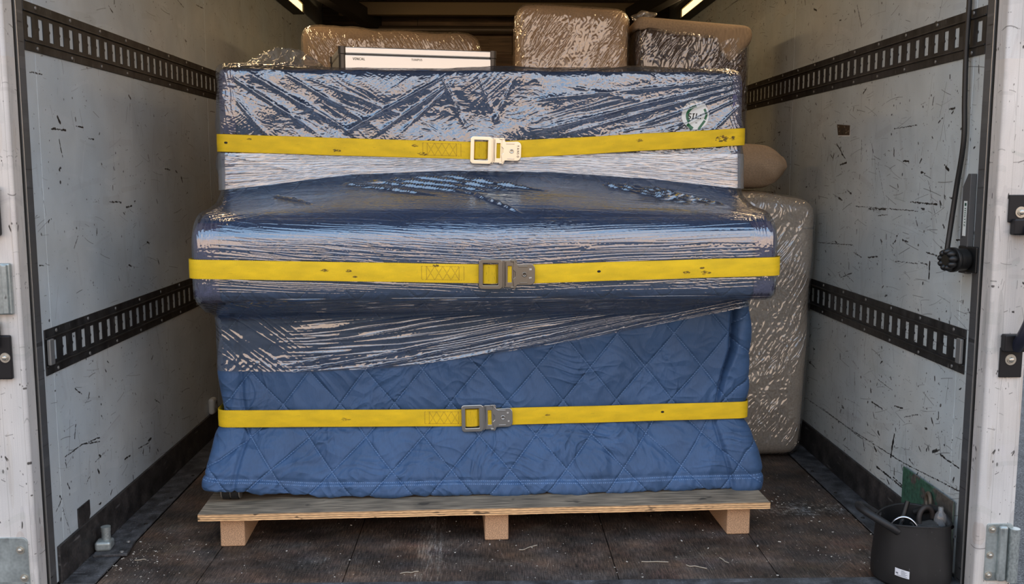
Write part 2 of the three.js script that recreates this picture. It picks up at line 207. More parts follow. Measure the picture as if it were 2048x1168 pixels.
const floorBump = relief(1024, 1024, (u, v) => 0.0006 * noise(u * 260, v * 26) + 0.0008 * fbm(u * 30, v * 30, 3) + 0.0004 * noise(u * 400, v * 400));
const floorMat = std({ map: floorTex, roughness: 0.62, bumpMap: floorBump, bumpScale: 1 });
{
  const floor = structure('floor'), cut = [-0.965, -0.72, -0.363, 0.319, 0.72, 1.065];
  for (let i = 0; i < 5; i++) {
    const x0 = cut[i] + 0.001, x1 = cut[i + 1] - 0.001, g = new RoundedBoxGeometry(x1 - x0, 0.03, ZO - ZB, 2, 0.002).translate((x0 + x1) / 2, -0.015, (ZO - 0.02 + ZB) / 2), p = g.attributes.position, uv = g.attributes.uv;
    for (let k = 0; k < p.count; k++) uv.setXY(k, (p.getX(k) - XL) / 2.2, (ZO - p.getZ(k)) / 1.6);
    part('floor_board', g, floorMat, floor);
  }
  part('subframe', rawBox(XR - XL + 0.1, 0.12, 4.1, 0.05, -0.095, ZO - 2.06), darkSteel, floor);
}
const grimeTex = datTex(1024, 512, (u, v, c) => { const k = 0.85 + 0.5 * fbm(u * 22, v * 22, 4) + 0.25 * noise(u * 220, v * 220); const s = sstep(0.36, 0.5, noise(u * 9 + 3, v * 160)) * 40 + sstep(0.42, 0.55, noise(u * 300, v * 150)) * 60; c[0] = 92 * k + s; c[1] = 92 * k + s; c[2] = 94 * k + s; });
const grimeSteel = std({ map: grimeTex, roughness: 0.5, metalness: 0.15 });
const skirtTex = datTex(1024, 512, (u, v, c) => { const k = 0.8 + 0.6 * fbm(u * 18, v * 18 + 4, 4) + 0.3 * noise(u * 150, v * 150); const s = sstep(0.4, 0.55, noise(u * 12, v * 90 + 8)) * 45; c[0] = 60 * k + s; c[1] = 56 * k + s; c[2] = 54 * k + s; });
const skirtMat = std({ map: skirtTex, roughness: 0.6 });
for (const [name, X, s] of [['baseboard_left', XL, 1], ['baseboard_right', XR, -1]]) {
  const b = structure(name);
  part('skirting', box(0.008, 0.094, 4.0, 0.002, X + s * 0.004, 0.052, ZO - 2.02), skirtMat, b);
  part('floor_plate', box(0.083, 0.005, 4.0, 0.0015, X + s * 0.0435, 0.0025, ZO - 2.02), grimeSteel, b);
  for (let z = -2.45; z > -4.2; z -= 0.22) part('screw', new THREE.SphereGeometry(0.006, 10, 6).scale(1, 0.4, 1), darkSteel, b, [X + s * 0.07, 0.005, z]);
}
{
  const sill = structure('trim_1', box(XR - XL, 0.03, 0.16, 0.003, 0.05, -0.012, -2.188), grimeSteel); sill.userData.kind = 'structure';
}
// door posts: bright aluminium, a dark seal and a steel angle beside it
const postTex = scratchTexture(512, 2048, '#d6d1cb', '#2b2724', 21, { smears: 160, scratches: 260, specks: 520, gouges: 26, grain: 0.05, len: 0.45, extra(g, r) { for (let i = 0; i < 60; i++) { g.globalAlpha = 0.05 + r() * 0.1; g.fillStyle = r() < 0.5 ? '#8a6a4c' : '#6e6a66'; g.beginPath(); g.ellipse(r() * 512, r() * 2048, 4 + r() * 20, 20 + r() * 90, (r() - 0.5) * 0.3, 0, 7); g.fill(); } for (let i = 0; i < 4; i++) { g.globalAlpha = 0.5; g.strokeStyle = '#77716b'; g.lineWidth = 1.2; g.beginPath(); g.moveTo(120 + i * 96, 0); g.lineTo(120 + i * 96, 2048); g.stroke(); } } });
const postMat = std({ map: postTex, roughness: 0.42, metalness: 0.15 });
const sealMat = std({ color: '#191817', roughness: 0.7 });
const angleTex = scratchTexture(256, 2048, '#5f5f5f', '#1a1918', 25, { smears: 60, scratches: 120, specks: 260, gouges: 14 });
const angleMat = std({ map: angleTex, roughness: 0.45, metalness: 0.4 });
const edgeMat = std({ color: '#c9c6c0', roughness: 0.3, metalness: 0.8 });
for (const [n, X, s] of [[2, XL, -1], [3, XR, 1]]) {
  const t = structure('trim_' + n), H = HC + 0.75, yc = (HC - 0.75) / 2, xi = X - s * 0.003;
  const sh = new THREE.Shape(), w = 0.088, d = 0.045, rr = 0.009;     // section in x (outwards) and z
  sh.moveTo(0, 0); sh.lineTo(0, d - rr); sh.absarc(rr, d - rr, rr, Math.PI, Math.PI / 2, true); sh.lineTo(w - 0.004, d); sh.lineTo(w, d - 0.004); sh.lineTo(w, 0); sh.lineTo(0, 0);
  const g = new THREE.ExtrudeGeometry(sh, { depth: H, bevelEnabled: false, curveSegments: 8 }).rotateX(-Math.PI / 2); // y up, section z flipped
  const p = g.attributes.position, uv = g.attributes.uv;
  for (let k = 0; k < p.count; k++) { const x = p.getX(k), z = -p.getZ(k); uv.setXY(k, (x + d - z) / 0.5 * 2 + 0.1 * n, (p.getY(k)) / 2.0); p.setXYZ(k, xi + s * x, p.getY(k) - 0.75, -2.205 + z); }
  if (s < 0) { const ix = []; for (let k = 0; k < p.count; k += 3) ix.push(k, k + 2, k + 1); g.setIndex(ix); }
  g.computeVertexNormals(); part('post', g, postMat, t);
  part('seal', box(0.03, H, 0.018, 0.002, xi + s * 0.018, yc, -2.213), sealMat, t);
  part('bright_edge', box(0.004, H, 0.002, 0.0006, xi + s * 0.0016, yc, -2.2225), edgeMat, t);
  part('steel_angle', metreUV(new RoundedBoxGeometry(0.006, H, 0.032, 2, 0.0015).translate(xi + s * 0.003, yc, -2.2395), 0.5), angleMat, t);
}
structure('trim_4', box(XR - XL + 0.14, 0.12, 0.1, 0.01, 0.05, HC - 0.03, -2.2), postMat);
// yard outside
const asphaltTex = datTex(512, 512, (u, v, c) => { const k = 0.75 + 0.6 * noise(u * 180, v * 180) + 0.5 * noise(u * 90 + 7, v * 90) + 0.2 * fbm(u * 6, v * 6, 3); c[0] = 96 * k; c[1] = 95 * k; c[2] = 94 * k; });
const ground = new THREE.PlaneGeometry(120, 120).rotateX(-Math.PI / 2); { const uv = ground.attributes.uv; for (let i = 0; i < 4; i++) uv.setXY(i, uv.getX(i) * 120, uv.getY(i) * 120); }
structure('pavement', ground, std({ map: asphaltTex, roughness: 0.9 }), [0, -0.75, 0]);

// ------------------------------------------------------------------ the upright piano under its quilt and film
const LOAD = [0, 0, -2.54], TURN = 2.3 * Math.PI / 180, BACK = -0.6, PB = 0.101;
// profile from the back of the top over the front to the hem: height, how far the front stands, half width
const quiltKnots = [[1.286, -0.60, 0.738], [1.289, -0.42, 0.739], [1.290, -0.30, 0.740], [1.284, -0.268, 0.742], [1.262, -0.262, 0.744], [1.16, -0.262, 0.746], [1.04, -0.260, 0.746], [0.998, -0.255, 0.746], [0.972, -0.222, 0.746], [0.936, -0.13, 0.746], [0.899, -0.03, 0.747], [0.874, 0.022, 0.747], [0.853, 0.048, 0.748], [0.825, 0.062, 0.749], [0.76, 0.064, 0.750], [0.70, 0.064, 0.750], [0.677, 0.056, 0.748], [0.664, 0.03, 0.746], [0.658, -0.05, 0.744], [0.648, -0.12, 0.744], [0.61, -0.146, 0.748], [0.52, -0.148, 0.752], [0.42, -0.146, 0.750], [0.345, -0.142, 0.744], [0.312, -0.142, 0.742], [0.28, -0.136, 0.748], [0.22, -0.110, 0.763], [0.16, -0.085, 0.778], [0.126, -0.075, 0.784], [0.108, -0.077, 0.783], [0.112, -0.092, 0.775]];
function resample(knots, n) {
  const dim = knots[0].length, fine = [], acc = [0];
  for (let i = 0; i < knots.length - 1; i++) { const a = knots[Math.max(0, i - 1)], b = knots[i], c = knots[i + 1], d = knots[Math.min(knots.length - 1, i + 2)]; for (let k = 0; k < 12; k++) { const t = k / 12, q = []; for (let m = 0; m < dim; m++) q.push(0.5 * (2 * b[m] + (c[m] - a[m]) * t + (2 * a[m] - 5 * b[m] + 4 * c[m] - d[m]) * t * t + (3 * b[m] - a[m] - 3 * c[m] + d[m]) * t * t * t)); fine.push(q); } }
  fine.push(knots[knots.length - 1].slice());
  for (let i = 1; i < fine.length; i++) acc.push(acc[i - 1] + Math.hypot(fine[i][0] - fine[i - 1][0], fine[i][1] - fine[i - 1][1]));
  const L = acc[acc.length - 1], out = []; let j = 0;
  for (let i = 0; i < n; i++) { const s = L * i / (n - 1); while (j < fine.length - 2 && acc[j + 1] < s) j++; const t = clamp((s - acc[j]) / Math.max(1e-9, acc[j + 1] - acc[j])); out.push(fine[j].map((v, m) => lerp(v, fine[j + 1][m], t))); out[i].s = s; }
  out.length_ = L; return out;
}
function columns(nSide, nArc, nFront) {
  const c = [];
  for (let i = 0; i < nSide; i++) c.push({ k: 0, s: -1, f: i / nSide });
  for (let i = 0; i < nArc; i++) c.push({ k: 1, s: -1, f: i / nArc });
  for (let i = 0; i <= nFront; i++) c.push({ k: 2, s: 0, f: i / nFront * 2 - 1 });
  for (let i = 1; i <= nArc; i++) c.push({ k: 1, s: 1, f: 1 - i / nArc });
  for (let i = 1; i <= nSide; i++) c.push({ k: 0, s: 1, f: 1 - i / nSide });
  for (const q of c) q.x = q.k === 2 ? q.f * 0.73 : q.k === 1 ? q.s * (0.73 + (1 - q.f) * 0.03) : q.s * (0.76 + (1 - q.f) * 0.44);   // place along the sheet, metres
  return c;
}
function loftPoint(c, y, F, W, r, out) {
  const rr = Math.min(r, Math.max(0.001, (F - BACK) * 0.5));
  if (c.k === 0) out.set(c.s * W, y, BACK + (F - rr - BACK) * c.f);
  else if (c.k === 1) { const a = c.f * Math.PI / 2; out.set(c.s * (W - rr + rr * Math.cos(a)), y, F - rr + rr * Math.sin(a)); }
  else out.set(c.f * (W - rr), y, F);
  return out;
}
// at(i, j, col) -> [y, F, W]; push(i, j, col, y) -> how far the point moves along its normal
function loft(rows, cols, r, at, push, uvOf) {
  const R = rows, C = cols.length, base = new Float32Array(R * C * 3), uv = new Float32Array(R * C * 2), v = new THREE.Vector3();
  for (let i = 0; i < R; i++) for (let j = 0; j < C; j++) { const [y, F, W] = at(i, j, cols[j]); loftPoint(cols[j], y, F, W, r, v); v.toArray(base, (i * C + j) * 3); const q = uvOf(i, j, cols[j]); uv[(i * C + j) * 2] = q[0]; uv[(i * C + j) * 2 + 1] = q[1]; }
  const ix = new Uint32Array((R - 1) * (C - 1) * 6); let o = 0;
  for (let i = 0; i < R - 1; i++) for (let j = 0; j < C - 1; j++) { const a = i * C + j, b = a + 1, c = a + C, d = c + 1; ix[o++] = a; ix[o++] = c; ix[o++] = b; ix[o++] = b; ix[o++] = c; ix[o++] = d; }
  const g = new THREE.BufferGeometry(); g.setAttribute('position', new THREE.BufferAttribute(base, 3)); g.setAttribute('uv', new THREE.BufferAttribute(uv, 2)); g.setIndex(new THREE.BufferAttribute(ix, 1)); g.computeVertexNormals();
  if (push) { const n = g.attributes.normal.array; const p = base.slice(); for (let i = 0; i < R; i++) for (let j = 0; j < C; j++) { const k = (i * C + j) * 3, h = push(i, j, cols[j], base[k + 1], base[k + 2]); for (let m = 0; m < 3; m++) p[k + m] += n[k + m] * h; } base.set(p); g.computeVertexNormals(); }
  return g;
}
// the sheets slope down from the case to the key bed; near the ends they start lower
const slopeTop = [[-1.2, 0.93], [-0.75, 0.945], [-0.6, 0.962], [-0.385, 0.989], [-0.1, 1.0], [0.185, 0.996], [0.475, 0.977], [0.65, 0.958], [0.77, 0.945], [1.2, 0.93]];
const sag = (x, y) => (polyAt(slopeTop, x) - 1.0) * sstep(1.12, 1.01, y) * sstep(0.875, 0.975, y);
const QR = 430, quiltRows = resample(quiltKnots, QR), QS = quiltRows.length_, quiltCols = columns(54, 7, 400);
const sOf = (y) => { let b = 0, e = 9; for (let i = Math.floor(QR * 0.6); i < QR - 12; i++) { const d = Math.abs(quiltRows[i][0] - y); if (d < e) { e = d; b = i; } } return quiltRows[b].s; };
const S0 = sOf(0.447), QW = 0.161, QH = 0.190;      // stitched lozenges
const lozenge = (x, s) => { const wob = 0.05 * noise(x * 4, s * 4), a = (x + 0.507) / QW + (s - S0) / QH + wob, b = (x + 0.507) / QW - (s - S0) / QH + wob; return [a, b]; };
const seamDist = (a) => Math.abs(a - Math.round(a));
const gRight = [[0.1, 0.673], [0.277, 0.665], [0.423, 0.687], [0.495, 0.712], [0.604, 0.722], [0.7, 0.73]], gLeft = [[0.1, -0.675], [0.257, -0.679], [0.343, -0.697], [0.456, -0.697], [0.6, -0.711]];
function quiltPush(i, j, c) {
  const row = quiltRows[i], y = row[0], s = row.s, x = c.x; const [a, b] = lozenge(x, s);
  const da = Math.min(1, seamDist(a) * 2), db = Math.min(1, seamDist(b) * 2), low = sstep(0.66, 0.60, y) * (i > QR * 0.5 ? 1 : 0);
  let h = (0.0085 * low + 0.003) * Math.pow(da * db, 0.4) - 0.003;
  const skirt = low * sstep(0.31, 0.2, y);
  h += (0.0045 + 0.006 * skirt) * low * noise(x * 5 + 3, s * 6) + low * (0.0025 + 0.003 * skirt) * noise(x * 14 + 8, s * 12 + noise(x * 4, s * 4) * 2);
  // creases that run into the strap from above and below
  const pull = bump1(y, 0.31, 0.11) * low; h += 0.0035 * pull * ridge(x * 11 + (y - 0.31) * 3 * noise(x * 3, 4), (y - 0.31) * 5 + 20);
  h -= 0.006 * bump1(y, 0.312, 0.03) * low;
  if (low > 0 && c.k !== 0) {
    const xr = polyAt(gRight, y), dr = x - xr, w = lerp(0.004, 0.010, sstep(0.3, 0.62, y)); h += low * (0.010 * (1 - bump1(y, 0.315, 0.05)) * sstep(-0.004, 0.010, dr) * (x > 0.5 ? 1 : 0) - lerp(0.008, 0.04, sstep(0.30, 0.5, y)) * bump1(dr, 0, w));
    const xl = polyAt(gLeft, y), dl = x - xl; h -= low * 0.010 * bump1(dl, 0, 0.006);
  }
  if (i > QR - 46) { const t = (i - (QR - 46)) / 46; h += 0.006 * t * noise(x * 22, 5) + 0.004 * t * noise(x * 60, 9) - 0.005 * bump1(y, 0.146, 0.006); }
  if (i > QR * 0.5 && x < -0.55) h += 0;
  return h;
}
const quiltGeo = loft(QR, quiltCols, 0.03, (i, j, c) => { const r = quiltRows[i], lift = i > QR - 60 ? (i - QR + 60) / 60 * (0.024 * sstep(-0.45, -0.7, c.x) + 0.016 * sstep(-0.68, -0.78, c.x) - 0.006 * sstep(-0.3, 0.1, c.x) + 0.004 * noise(c.x * 5, 2)) : 0; return [r[0] + lift + sag(c.x, r[0]), r[1] + (i > QR * 0.6 ? sstep(0.3, 0.12, r[0]) * (0.024 * noise(c.x * 2.2 + 7, 1) + 0.03 * sstep(-0.5, -0.72, c.x)) : 0), r[2]]; }, quiltPush, (i, j, c) => [c.x / 2.4 + 0.5, quiltRows[i].s / QS]);
const quiltTex = datTex(2048, 2048, (u, v, c) => {
  const x = (u - 0.5) * 2.4, s = v * QS, [a, b] = lozenge(x, s), k = 1 + 0.10 * fbm(x * 9, s * 9, 4) + 0.06 * noise(x * 700, s * 700) + 0.05 * noise(x * 260, s * 90);
  c[0] = 60 * k; c[1] = 89 * k; c[2] = 127 * k;
  const sa = seamDist(a) * QW * 0.76, sb = seamDist(b) * QW * 0.76, dash = Math.sin(s * 1150) > 0.1;
  if ((sa < 0.0009 || sb < 0.0009) && dash) { c[0] = 106; c[1] = 134; c[2] = 174; }
  const hem = QS - s; if ((Math.abs(hem - 0.054) < 0.0009 || Math.abs(hem - 0.046) < 0.0009) && Math.sin(x * 1150) > 0) { c[0] = 112; c[1] = 142; c[2] = 184; }
});
const quiltBump = relief(2048, 2048, (u, v) => {
  const x = (u - 0.5) * 2.4, s = v * QS, w1 = noise(x * 7, s * 7) * 1.4, w2 = noise(x * 7 + 40, s * 7 + 9) * 1.4, [a, b] = lozenge(x, s);
  const hem = sstep(QS - 0.055, QS - 0.045, s);
  let h = 0.0034 * ridge(x * 9 + w1 * 2, s * 13 + w2 * 2) + 0.0022 * ridge(x * 22 + w2 * 2, s * 28 + w1 * 2) * sstep(-0.2, 0.3, noise(x * 6, s * 6 + 50)) + 0.0008 * noise(x * 70 + w1, s * 60 + w2) + 0.00012 * noise(x * 420, s * 420);
  const f1 = noise(x * 13 + w1 * 1.1, s * 7 + x * 6 + w2), f2 = noise(x * 9 - s * 9 + w2 + 9, s * 24 + w1 * 1.2), f3 = noise(x * 40 + w1, s * 22 + w2 * 1.5 + 60), m1 = sstep(-0.15, 0.2, noise(x * 5 + 20, s * 5)), m2 = sstep(-0.1, 0.25, noise(x * 6 + 70, s * 7));
  h += 0.0024 * m1 * thin(f1, 5) + 0.0017 * m2 * thin(f2, 4.5) + 0.0009 * m1 * thin(f3, 4);
  h += hem * 0.0022 * noise(x * 55 + s * 30, 3 + s * 8);
  const e = Math.min(seamDist(a), seamDist(b)) * QW; h -= 0.0022 * Math.exp(-(e / 0.004) * (e / 0.004));
  h += 0.0009 * noise(x * 60, s * 60) * Math.exp(-e / 0.012);
  return h;
});
const quiltMat = phys({ map: quiltTex, bumpMap: quiltBump, bumpScale: 1, roughness: 0.62, sheen: 0.35, sheenColor: new THREE.Color('#9fb6dd'), sheenRoughness: 0.5, side: THREE.DoubleSide });

// --- stretch film: taut over the edges, bridging the hollow below the key bed
const FA = 56, FB = 140, FC = 96, FD = 66, FE = 82, FR = FA + FB + FC + FD + FE + 1, filmCols = columns(46, 8, 420);
const yEndPts = [[-1.2, 0.46], [-0.75, 0.452], [-0.5, 0.446], [-0.25, 0.457], [-0.02, 0.487], [0.17, 0.516], [0.37, 0.55], [0.59, 0.59], [0.75, 0.62], [1.2, 0.625]];
const topK = resample([[1.292, -0.61, 0.742], [1.296, -0.45, 0.744], [1.297, -0.32, 0.746]], FA + 1);
const panK = resample([[1.297, -0.32, 0.746], [1.297, -0.29, 0.747], [1.290, -0.262, 0.749], [1.262, -0.240, 0.751], [1.15, -0.241, 0.752], [1.06, -0.243, 0.752], [1.004, -0.241, 0.752]], FB + 1);
const lidK = resample([[1.004, -0.241, 0.752], [0.982, -0.212, 0.752], [0.944, -0.115, 0.753], [0.906, -0.015, 0.754], [0.882, 0.028, 0.755]], FC + 1);
const keyK = resample([[0.882, 0.028, 0.755], [0.864, 0.052, 0.756], [0.832, 0.071, 0.757], [0.76, 0.073, 0.758], [0.70, 0.073, 0.758], [0.678, 0.066, 0.757]], FD + 1);
const underCache = new Map();
function under(x) {
  const q = Math.round(x * 200); if (!underCache.has(q)) {
    const e = polyAt(yEndPts, x), m = Math.min(Math.max(e + 0.03, 0.605), 0.645), bridge = sstep(0.6, 0.45, e);
    underCache.set(q, resample([[0.678, 0.066, 0.757], [0.662, lerp(0.03, 0.048, bridge), 0.755], [lerp(0.668, m, 0.55), lerp(-0.06, -0.02, bridge), 0.753], [m, -0.118, 0.754], [lerp(m, e, 0.5), -0.1335, 0.755], [e, -0.1345, 0.755]], FE + 1));
  }
  return underCache.get(q);
}
function filmRow(i, c) { if (i < FA) return topK[i]; i -= FA; if (i < FB) return panK[i]; i -= FB; if (i < FC) return lidK[i]; i -= FC; if (i < FD) return keyK[i]; return under(c.x)[i - FD]; }
const fv = (n) => n / (FR - 1), vB = fv(FA), vC = fv(FA + FB), vD = fv(FA + FB + FC), vE = fv(FA + FB + FC + FD);
// long pleats in the upper panel: x, height at both ends, half width, how high
const pleats = [[-0.70, 1.255, -0.46, 1.10, 0.016, 0.011], [-0.66, 1.27, -0.36, 1.10, 0.020, 0.012], [-0.70, 1.20, -0.60, 1.08, 0.014, 0.010], [-0.56, 1.27, -0.30, 1.12, 0.014, 0.008], [-0.50, 1.26, -0.24, 1.16, 0.010, 0.006], [-0.12, 1.265, -0.42, 1.10, 0.013, 0.010], [-0.10, 1.25, -0.33, 1.095, 0.012, 0.008], [-0.10, 1.24, -0.26, 1.095, 0.010, 0.007], [-0.12, 1.26, -0.05, 1.11, 0.018, 0.012], [-0.02, 1.27, 0.03, 1.14, 0.014, 0.008], [0.08, 1.26, 0.02, 1.13, 0.016, 0.009], [0.74, 1.26, 0.12, 1.11, 0.016, 0.010], [0.74, 1.245, 0.20, 1.10, 0.010, 0.007], [0.73, 1.262, 0.10, 1.20, 0.013, 0.006], [0.74, 1.23, 0.36, 1.10, 0.012, 0.008], [0.74, 1.21, 0.50, 1.10, 0.010, 0.007], [0.74, 1.19, 0.62, 1.08, 0.009, 0.006], [0.25, 1.24, 0.46, 1.20, 0.014, 0.005], [-0.74, 1.05, -0.45, 0.98, 0.012, 0.006], [0.74, 1.06, 0.5, 0.99, 0.012, 0.006]];
function pleatHeight(x, y) {
  let h = 0;
  for (const [x0, y0, x1, y1, w, a] of pleats) { const dx = x1 - x0, dy = y1 - y0, L2 = dx * dx + dy * dy, t = ((x - x0) * dx + (y - y0) * dy) / L2; if (t < -0.1 || t > 1.1) continue; const d = Math.abs((x - x0) * dy - (y - y0) * dx) / Math.sqrt(L2), ww = w * (0.5 + 0.8 * clamp(t)); if (d < ww) h += a * (1 - d / ww) * (1 - d / ww) * sstep(-0.1, 0.12, t) * sstep(1.1, 0.85, t) * (0.7 + 0.6 * noise(t * 7 + x0 * 9, y0 * 11)); }
  return h;
}
// taut pleats across the sloping lid: place along the sheet and share of the slope at both ends
const lidPleats = [[-0.42, 0.14, -0.10, 0.48], [-0.36, 0.10, 0.02, 0.46], [-0.30, 0.07, 0.06, 0.40], [-0.22, 0.05, 0.12, 0.36], [-0.14, 0.05, 0.20, 0.34], [0.32, 0.12, 0.60, 0.56], [0.36, 0.10, 0.62, 0.50], [0.41, 0.10, 0.66, 0.52], [0.46, 0.12, 0.69, 0.50], [-0.05, 0.5, 0.10, 0.86], [-0.60, 0.25, -0.45, 0.6]];
function lidHeight(x, t) { let h = 0; for (const [x0, t0, x1, tEnd] of lidPleats) { const t1 = tEnd + 0.14, dx = x1 - x0, dy = (t1 - t0) * 0.31, px = x - x0, py = (t - t0) * 0.31, L = Math.hypot(dx, dy), q = (px * dx + py * dy) / L / L; if (q < 0 || q > 1) continue; const d = Math.abs(px * dy - py * dx) / L, w = 0.0068; if (d < w) h += 0.0108 * (1 - d / w) * sstep(0, 0.15, q) * sstep(1, 0.6, q) * (0.6 + 0.9 * Math.max(0, noise(q * 9 + x0 * 20, 3) + 0.4)); } return h; }
function filmPush(i, j, c, y, z) {
  const v = i / (FR - 1), x = c.x; let h = 0;
  if (v < vB + 0.02) { const t = 1 - v / (vB + 0.02); h += sstep(0, 0.25, t) * (0.002 + 0.02 * Math.max(0, noise(x * 3.2 + 2, v * 12)) + 0.007 * ridge(x * 9 + noise(x * 5, v * 30), v * 40)) * (x < -0.47 || x > 0.08 ? 1 : 0.1) + 0.02 * bump1(x, -0.60, 0.06) * bump1(v, vB * 0.55, vB * 0.3) * (0.6 + 0.8 * ridge(x * 30, v * 60)); }
  if (v > vB && v < vC) { const t = (v - vB) / (vC - vB), on = sstep(0, 0.12, t) * sstep(1, 0.85, t); h += on * (1 - 0.9 * bump1(y, 1.08, 0.032)) * (pleatHeight(x, y) + 0.022 * noise(x * 3.4 + 4, y * 5.5) + 0.009 * noise(x * 9 + 2, y * 11 + 6) + 0.0014 * noise(x * 22, y * 26 + 6)); }
  if (v >= vC && v < vD) { const t = (v - vC) / (vD - vC); h += Math.sin(t * Math.PI) * (0.002 + 0.002 * noise(x * 4, t * 3 + 8)) + lidHeight(x, t); }
  if (v >= vE) { const t = (v - vE) / (1 - vE); h += Math.sin(Math.min(1, t * 1.2) * Math.PI) * (0.0035 * noise(x * 3 + 5, t * 9) + 0.002 * noise(x * 7, t * 22 + 3)) + 0.003 * sstep(0.85, 1, t) * noise(x * 40, 3); }
  return h;
}
const filmGeo = loft(FR, filmCols, 0.028, (i, j, c) => { const r = filmRow(i, c); return [r[0] + sag(c.x, r[0]), r[1], r[2]]; }, filmPush, (i, j, c) => [c.x / 2.4 + 0.5, i / (FR - 1)]);
function filmRelief(u, v) {
  const x = (u - 0.5) * 2.4, s = v * 1.49; let h = 0.00015 * noise(x * 160, s * 160);
  if (v < vC + 0.02) {                              // crinkled upper panel
    const k = sstep(vC + 0.02, vC - 0.03, v), mL = sstep(-0.22, -0.36, x), mR = sstep(0.05, 0.2, x), mC = 1 - Math.max(mL, mR);
    const wx = 0.03 * noise(x * 12, s * 12), wy = 0.03 * noise(x * 12 + 30, s * 12 + 7), X = x + wx, Y = s + wy;
    h += k * (0.0011 * (ridge(X * 26, Y * 30) - 0.4) * sstep(-0.25, 0.2, noise(x * 5 + 3, s * 6)) + 0.00038 * (ridge(X * 75 + 5, Y * 80) - 0.4));
    const some = 0.15 + 0.85 * sstep(-0.12, 0.22, noise(x * 4.2 + 9, s * 5 + 2)); h += k * some * (mL * 0.0008 * thin(streak(x, s, 0.62, 40, 5, 3)) + mC * 0.0009 * thin(streak(x, s, -0.75, 50, 4, 9)) + mR * (0.0008 * thin(streak(x, s, -0.32, 52, 4, 15)) + 0.0006 * thin(streak(x, s, -0.7, 70, 9, 44)) * sstep(0.35, 0.6, x)));
    const side = sstep(0.69, 0.73, Math.abs(x)); h += k * side * 0.0010 * thin(streak(x, s, x > 0 ? 1.25 : 1.45, 90, 7, 21));
    const low = sstep(vB + (vC - vB) * 0.72, vB + (vC - vB) * 0.85, v); h = lerp(h, 0.00055 * thin(streak(x, s, 0.07, 110, 3, 33), 2.4) + 0.0004 * thin(streak(x, s, -0.12, 150, 4, 40)), low * 0.85);
  } else if (v < vD) {                              // lid: clear, a few long scores
    const t = (v - vC) / (vD - vC), few = sstep(-0.05, 0.2, noise(x * 2.2 + 6, s * 5));
    const where = Math.max(bump1(x, -0.12, 0.2), bump1(x, 0.5, 0.17), 0.12); h += 0.0042 * few * where * thin(streak(x, s, 0.24, 44, 1.1, 50), 4.5) * sstep(0.75, 0.35, t) + 0.0002 * streak(x, s, 0.1, 90, 2, 61) + 0.00018 * thin(streak(x, s, 0.06, 140, 3, 66));
    const corner = sstep(0.5, 0.7, Math.abs(x)); h += corner * 0.0007 * thin(streak(x, s, x > 0 ? 0.5 : -0.5, 80, 3, 71));
  } else if (v < vE) {                              // front of the key bed: fine level wrinkles
    const t = (v - vD) / (vE - vD), edge = sstep(0.66, 0.72, Math.abs(x));
    h += (1 - edge) * (0.00042 * thin(streak(x, s, x < 0 ? 0.05 : -0.04, 130, 2.6, 80), 2.6) + 0.00028 * thin(streak(x, s, 0.14, 190, 5, 86)) * sstep(-0.1, 0.25, noise(x * 4, s * 8)));
    h += edge * 0.0005 * thin(streak(x, s, 1.5, 120, 8, 92), 2.5);
  } else {                                          // drawn in below: strong level streaks, fan at the left
    const t = (v - vE) / (1 - vE), fan = sstep(-0.45, -0.62, x);
    h += (0.0034 * thin(streak(x, s, -0.06 + 0.03 * x, 44, 0.9, 100), 3) + 0.0014 * thin(streak(x, s, -0.03, 110, 2.0, 107), 2.6)) * (1 - fan) + fan * 0.0008 * thin(streak(x, s, 0.55, 70, 3, 113), 3);
    h += sstep(0.8, 0.95, t) * 0.0012 * ridge(x * 45 + s * 20, s * 50);
  }
  return h;
}
const filmBump = relief(2048, 1536, filmRelief); filmBump.wrapS = filmBump.wrapT = THREE.ClampToEdgeWrapping;
const filmMat = phys({ color: '#d9dbdf', transmission: 0.985, thickness: 0, ior: 2.7, roughness: 0.05, bumpMap: filmBump, bumpScale: 1.5, side: THREE.DoubleSide });

const piano = thing('wrapped_piano', 'upright piano under a blue quilted blanket, wrapped in clear stretch film', 'piano', [LOAD[0], PB, LOAD[2]], TURN);
const onPiano = (name, geo, mat) => part(name, geo.translate(0, -PB, 0), mat, piano);
const woodMat = std({ color: '#2a1a12', roughness: 0.35 });
onPiano('piano_body', merge([box(1.44, 1.08, 0.3, 0.01, 0, 0.73, -0.43), box(1.44, 0.16, 0.32, 0.02, 0, 0.755, -0.12), box(1.40, 0.44, 0.12, 0.01, 0, 0.39, -0.24)]), woodMat);
onPiano('quilted_blanket', quiltGeo, quiltMat).userData.label = 'blue quilted moving blanket with stitched lozenges';
// grey violet pads folded round the ends of the case, under the film
const padTex = datTex(256, 256, (u, v, c) => { const k = 0.9 + 0.25 * noise(u * 128, v * 20) + 0.25 * noise(u * 20, v * 128) + 0.15 * fbm(u * 6, v * 6, 3); c[0] = 108 * k; c[1] = 106 * k; c[2] = 140 * k; });
const padMat = std({ map: padTex, roughness: 0.8, side: THREE.DoubleSide });
function pad(sgn, knots, inset, zBack) {
  const n = 50, rows = resample(knots, n), cols = [];
  for (let i = 0; i < 24; i++) cols.push({ k: 0, s: sgn, f: lerp(zBack, 1, i / 24) }); for (let i = 0; i < 8; i++) cols.push({ k: 1, s: sgn, f: i / 8 }); for (let i = 0; i <= 8; i++) cols.push({ k: 2, s: 0, f: sgn * (1 - inset * i / 8) });
  if (sgn > 0) cols.reverse();
  return loft(n, cols, 0.028, (i) => rows[i], null, (i, j, c) => [(c.k === 2 ? c.f : j / 40) * 4, rows[i].s * 8]);
}
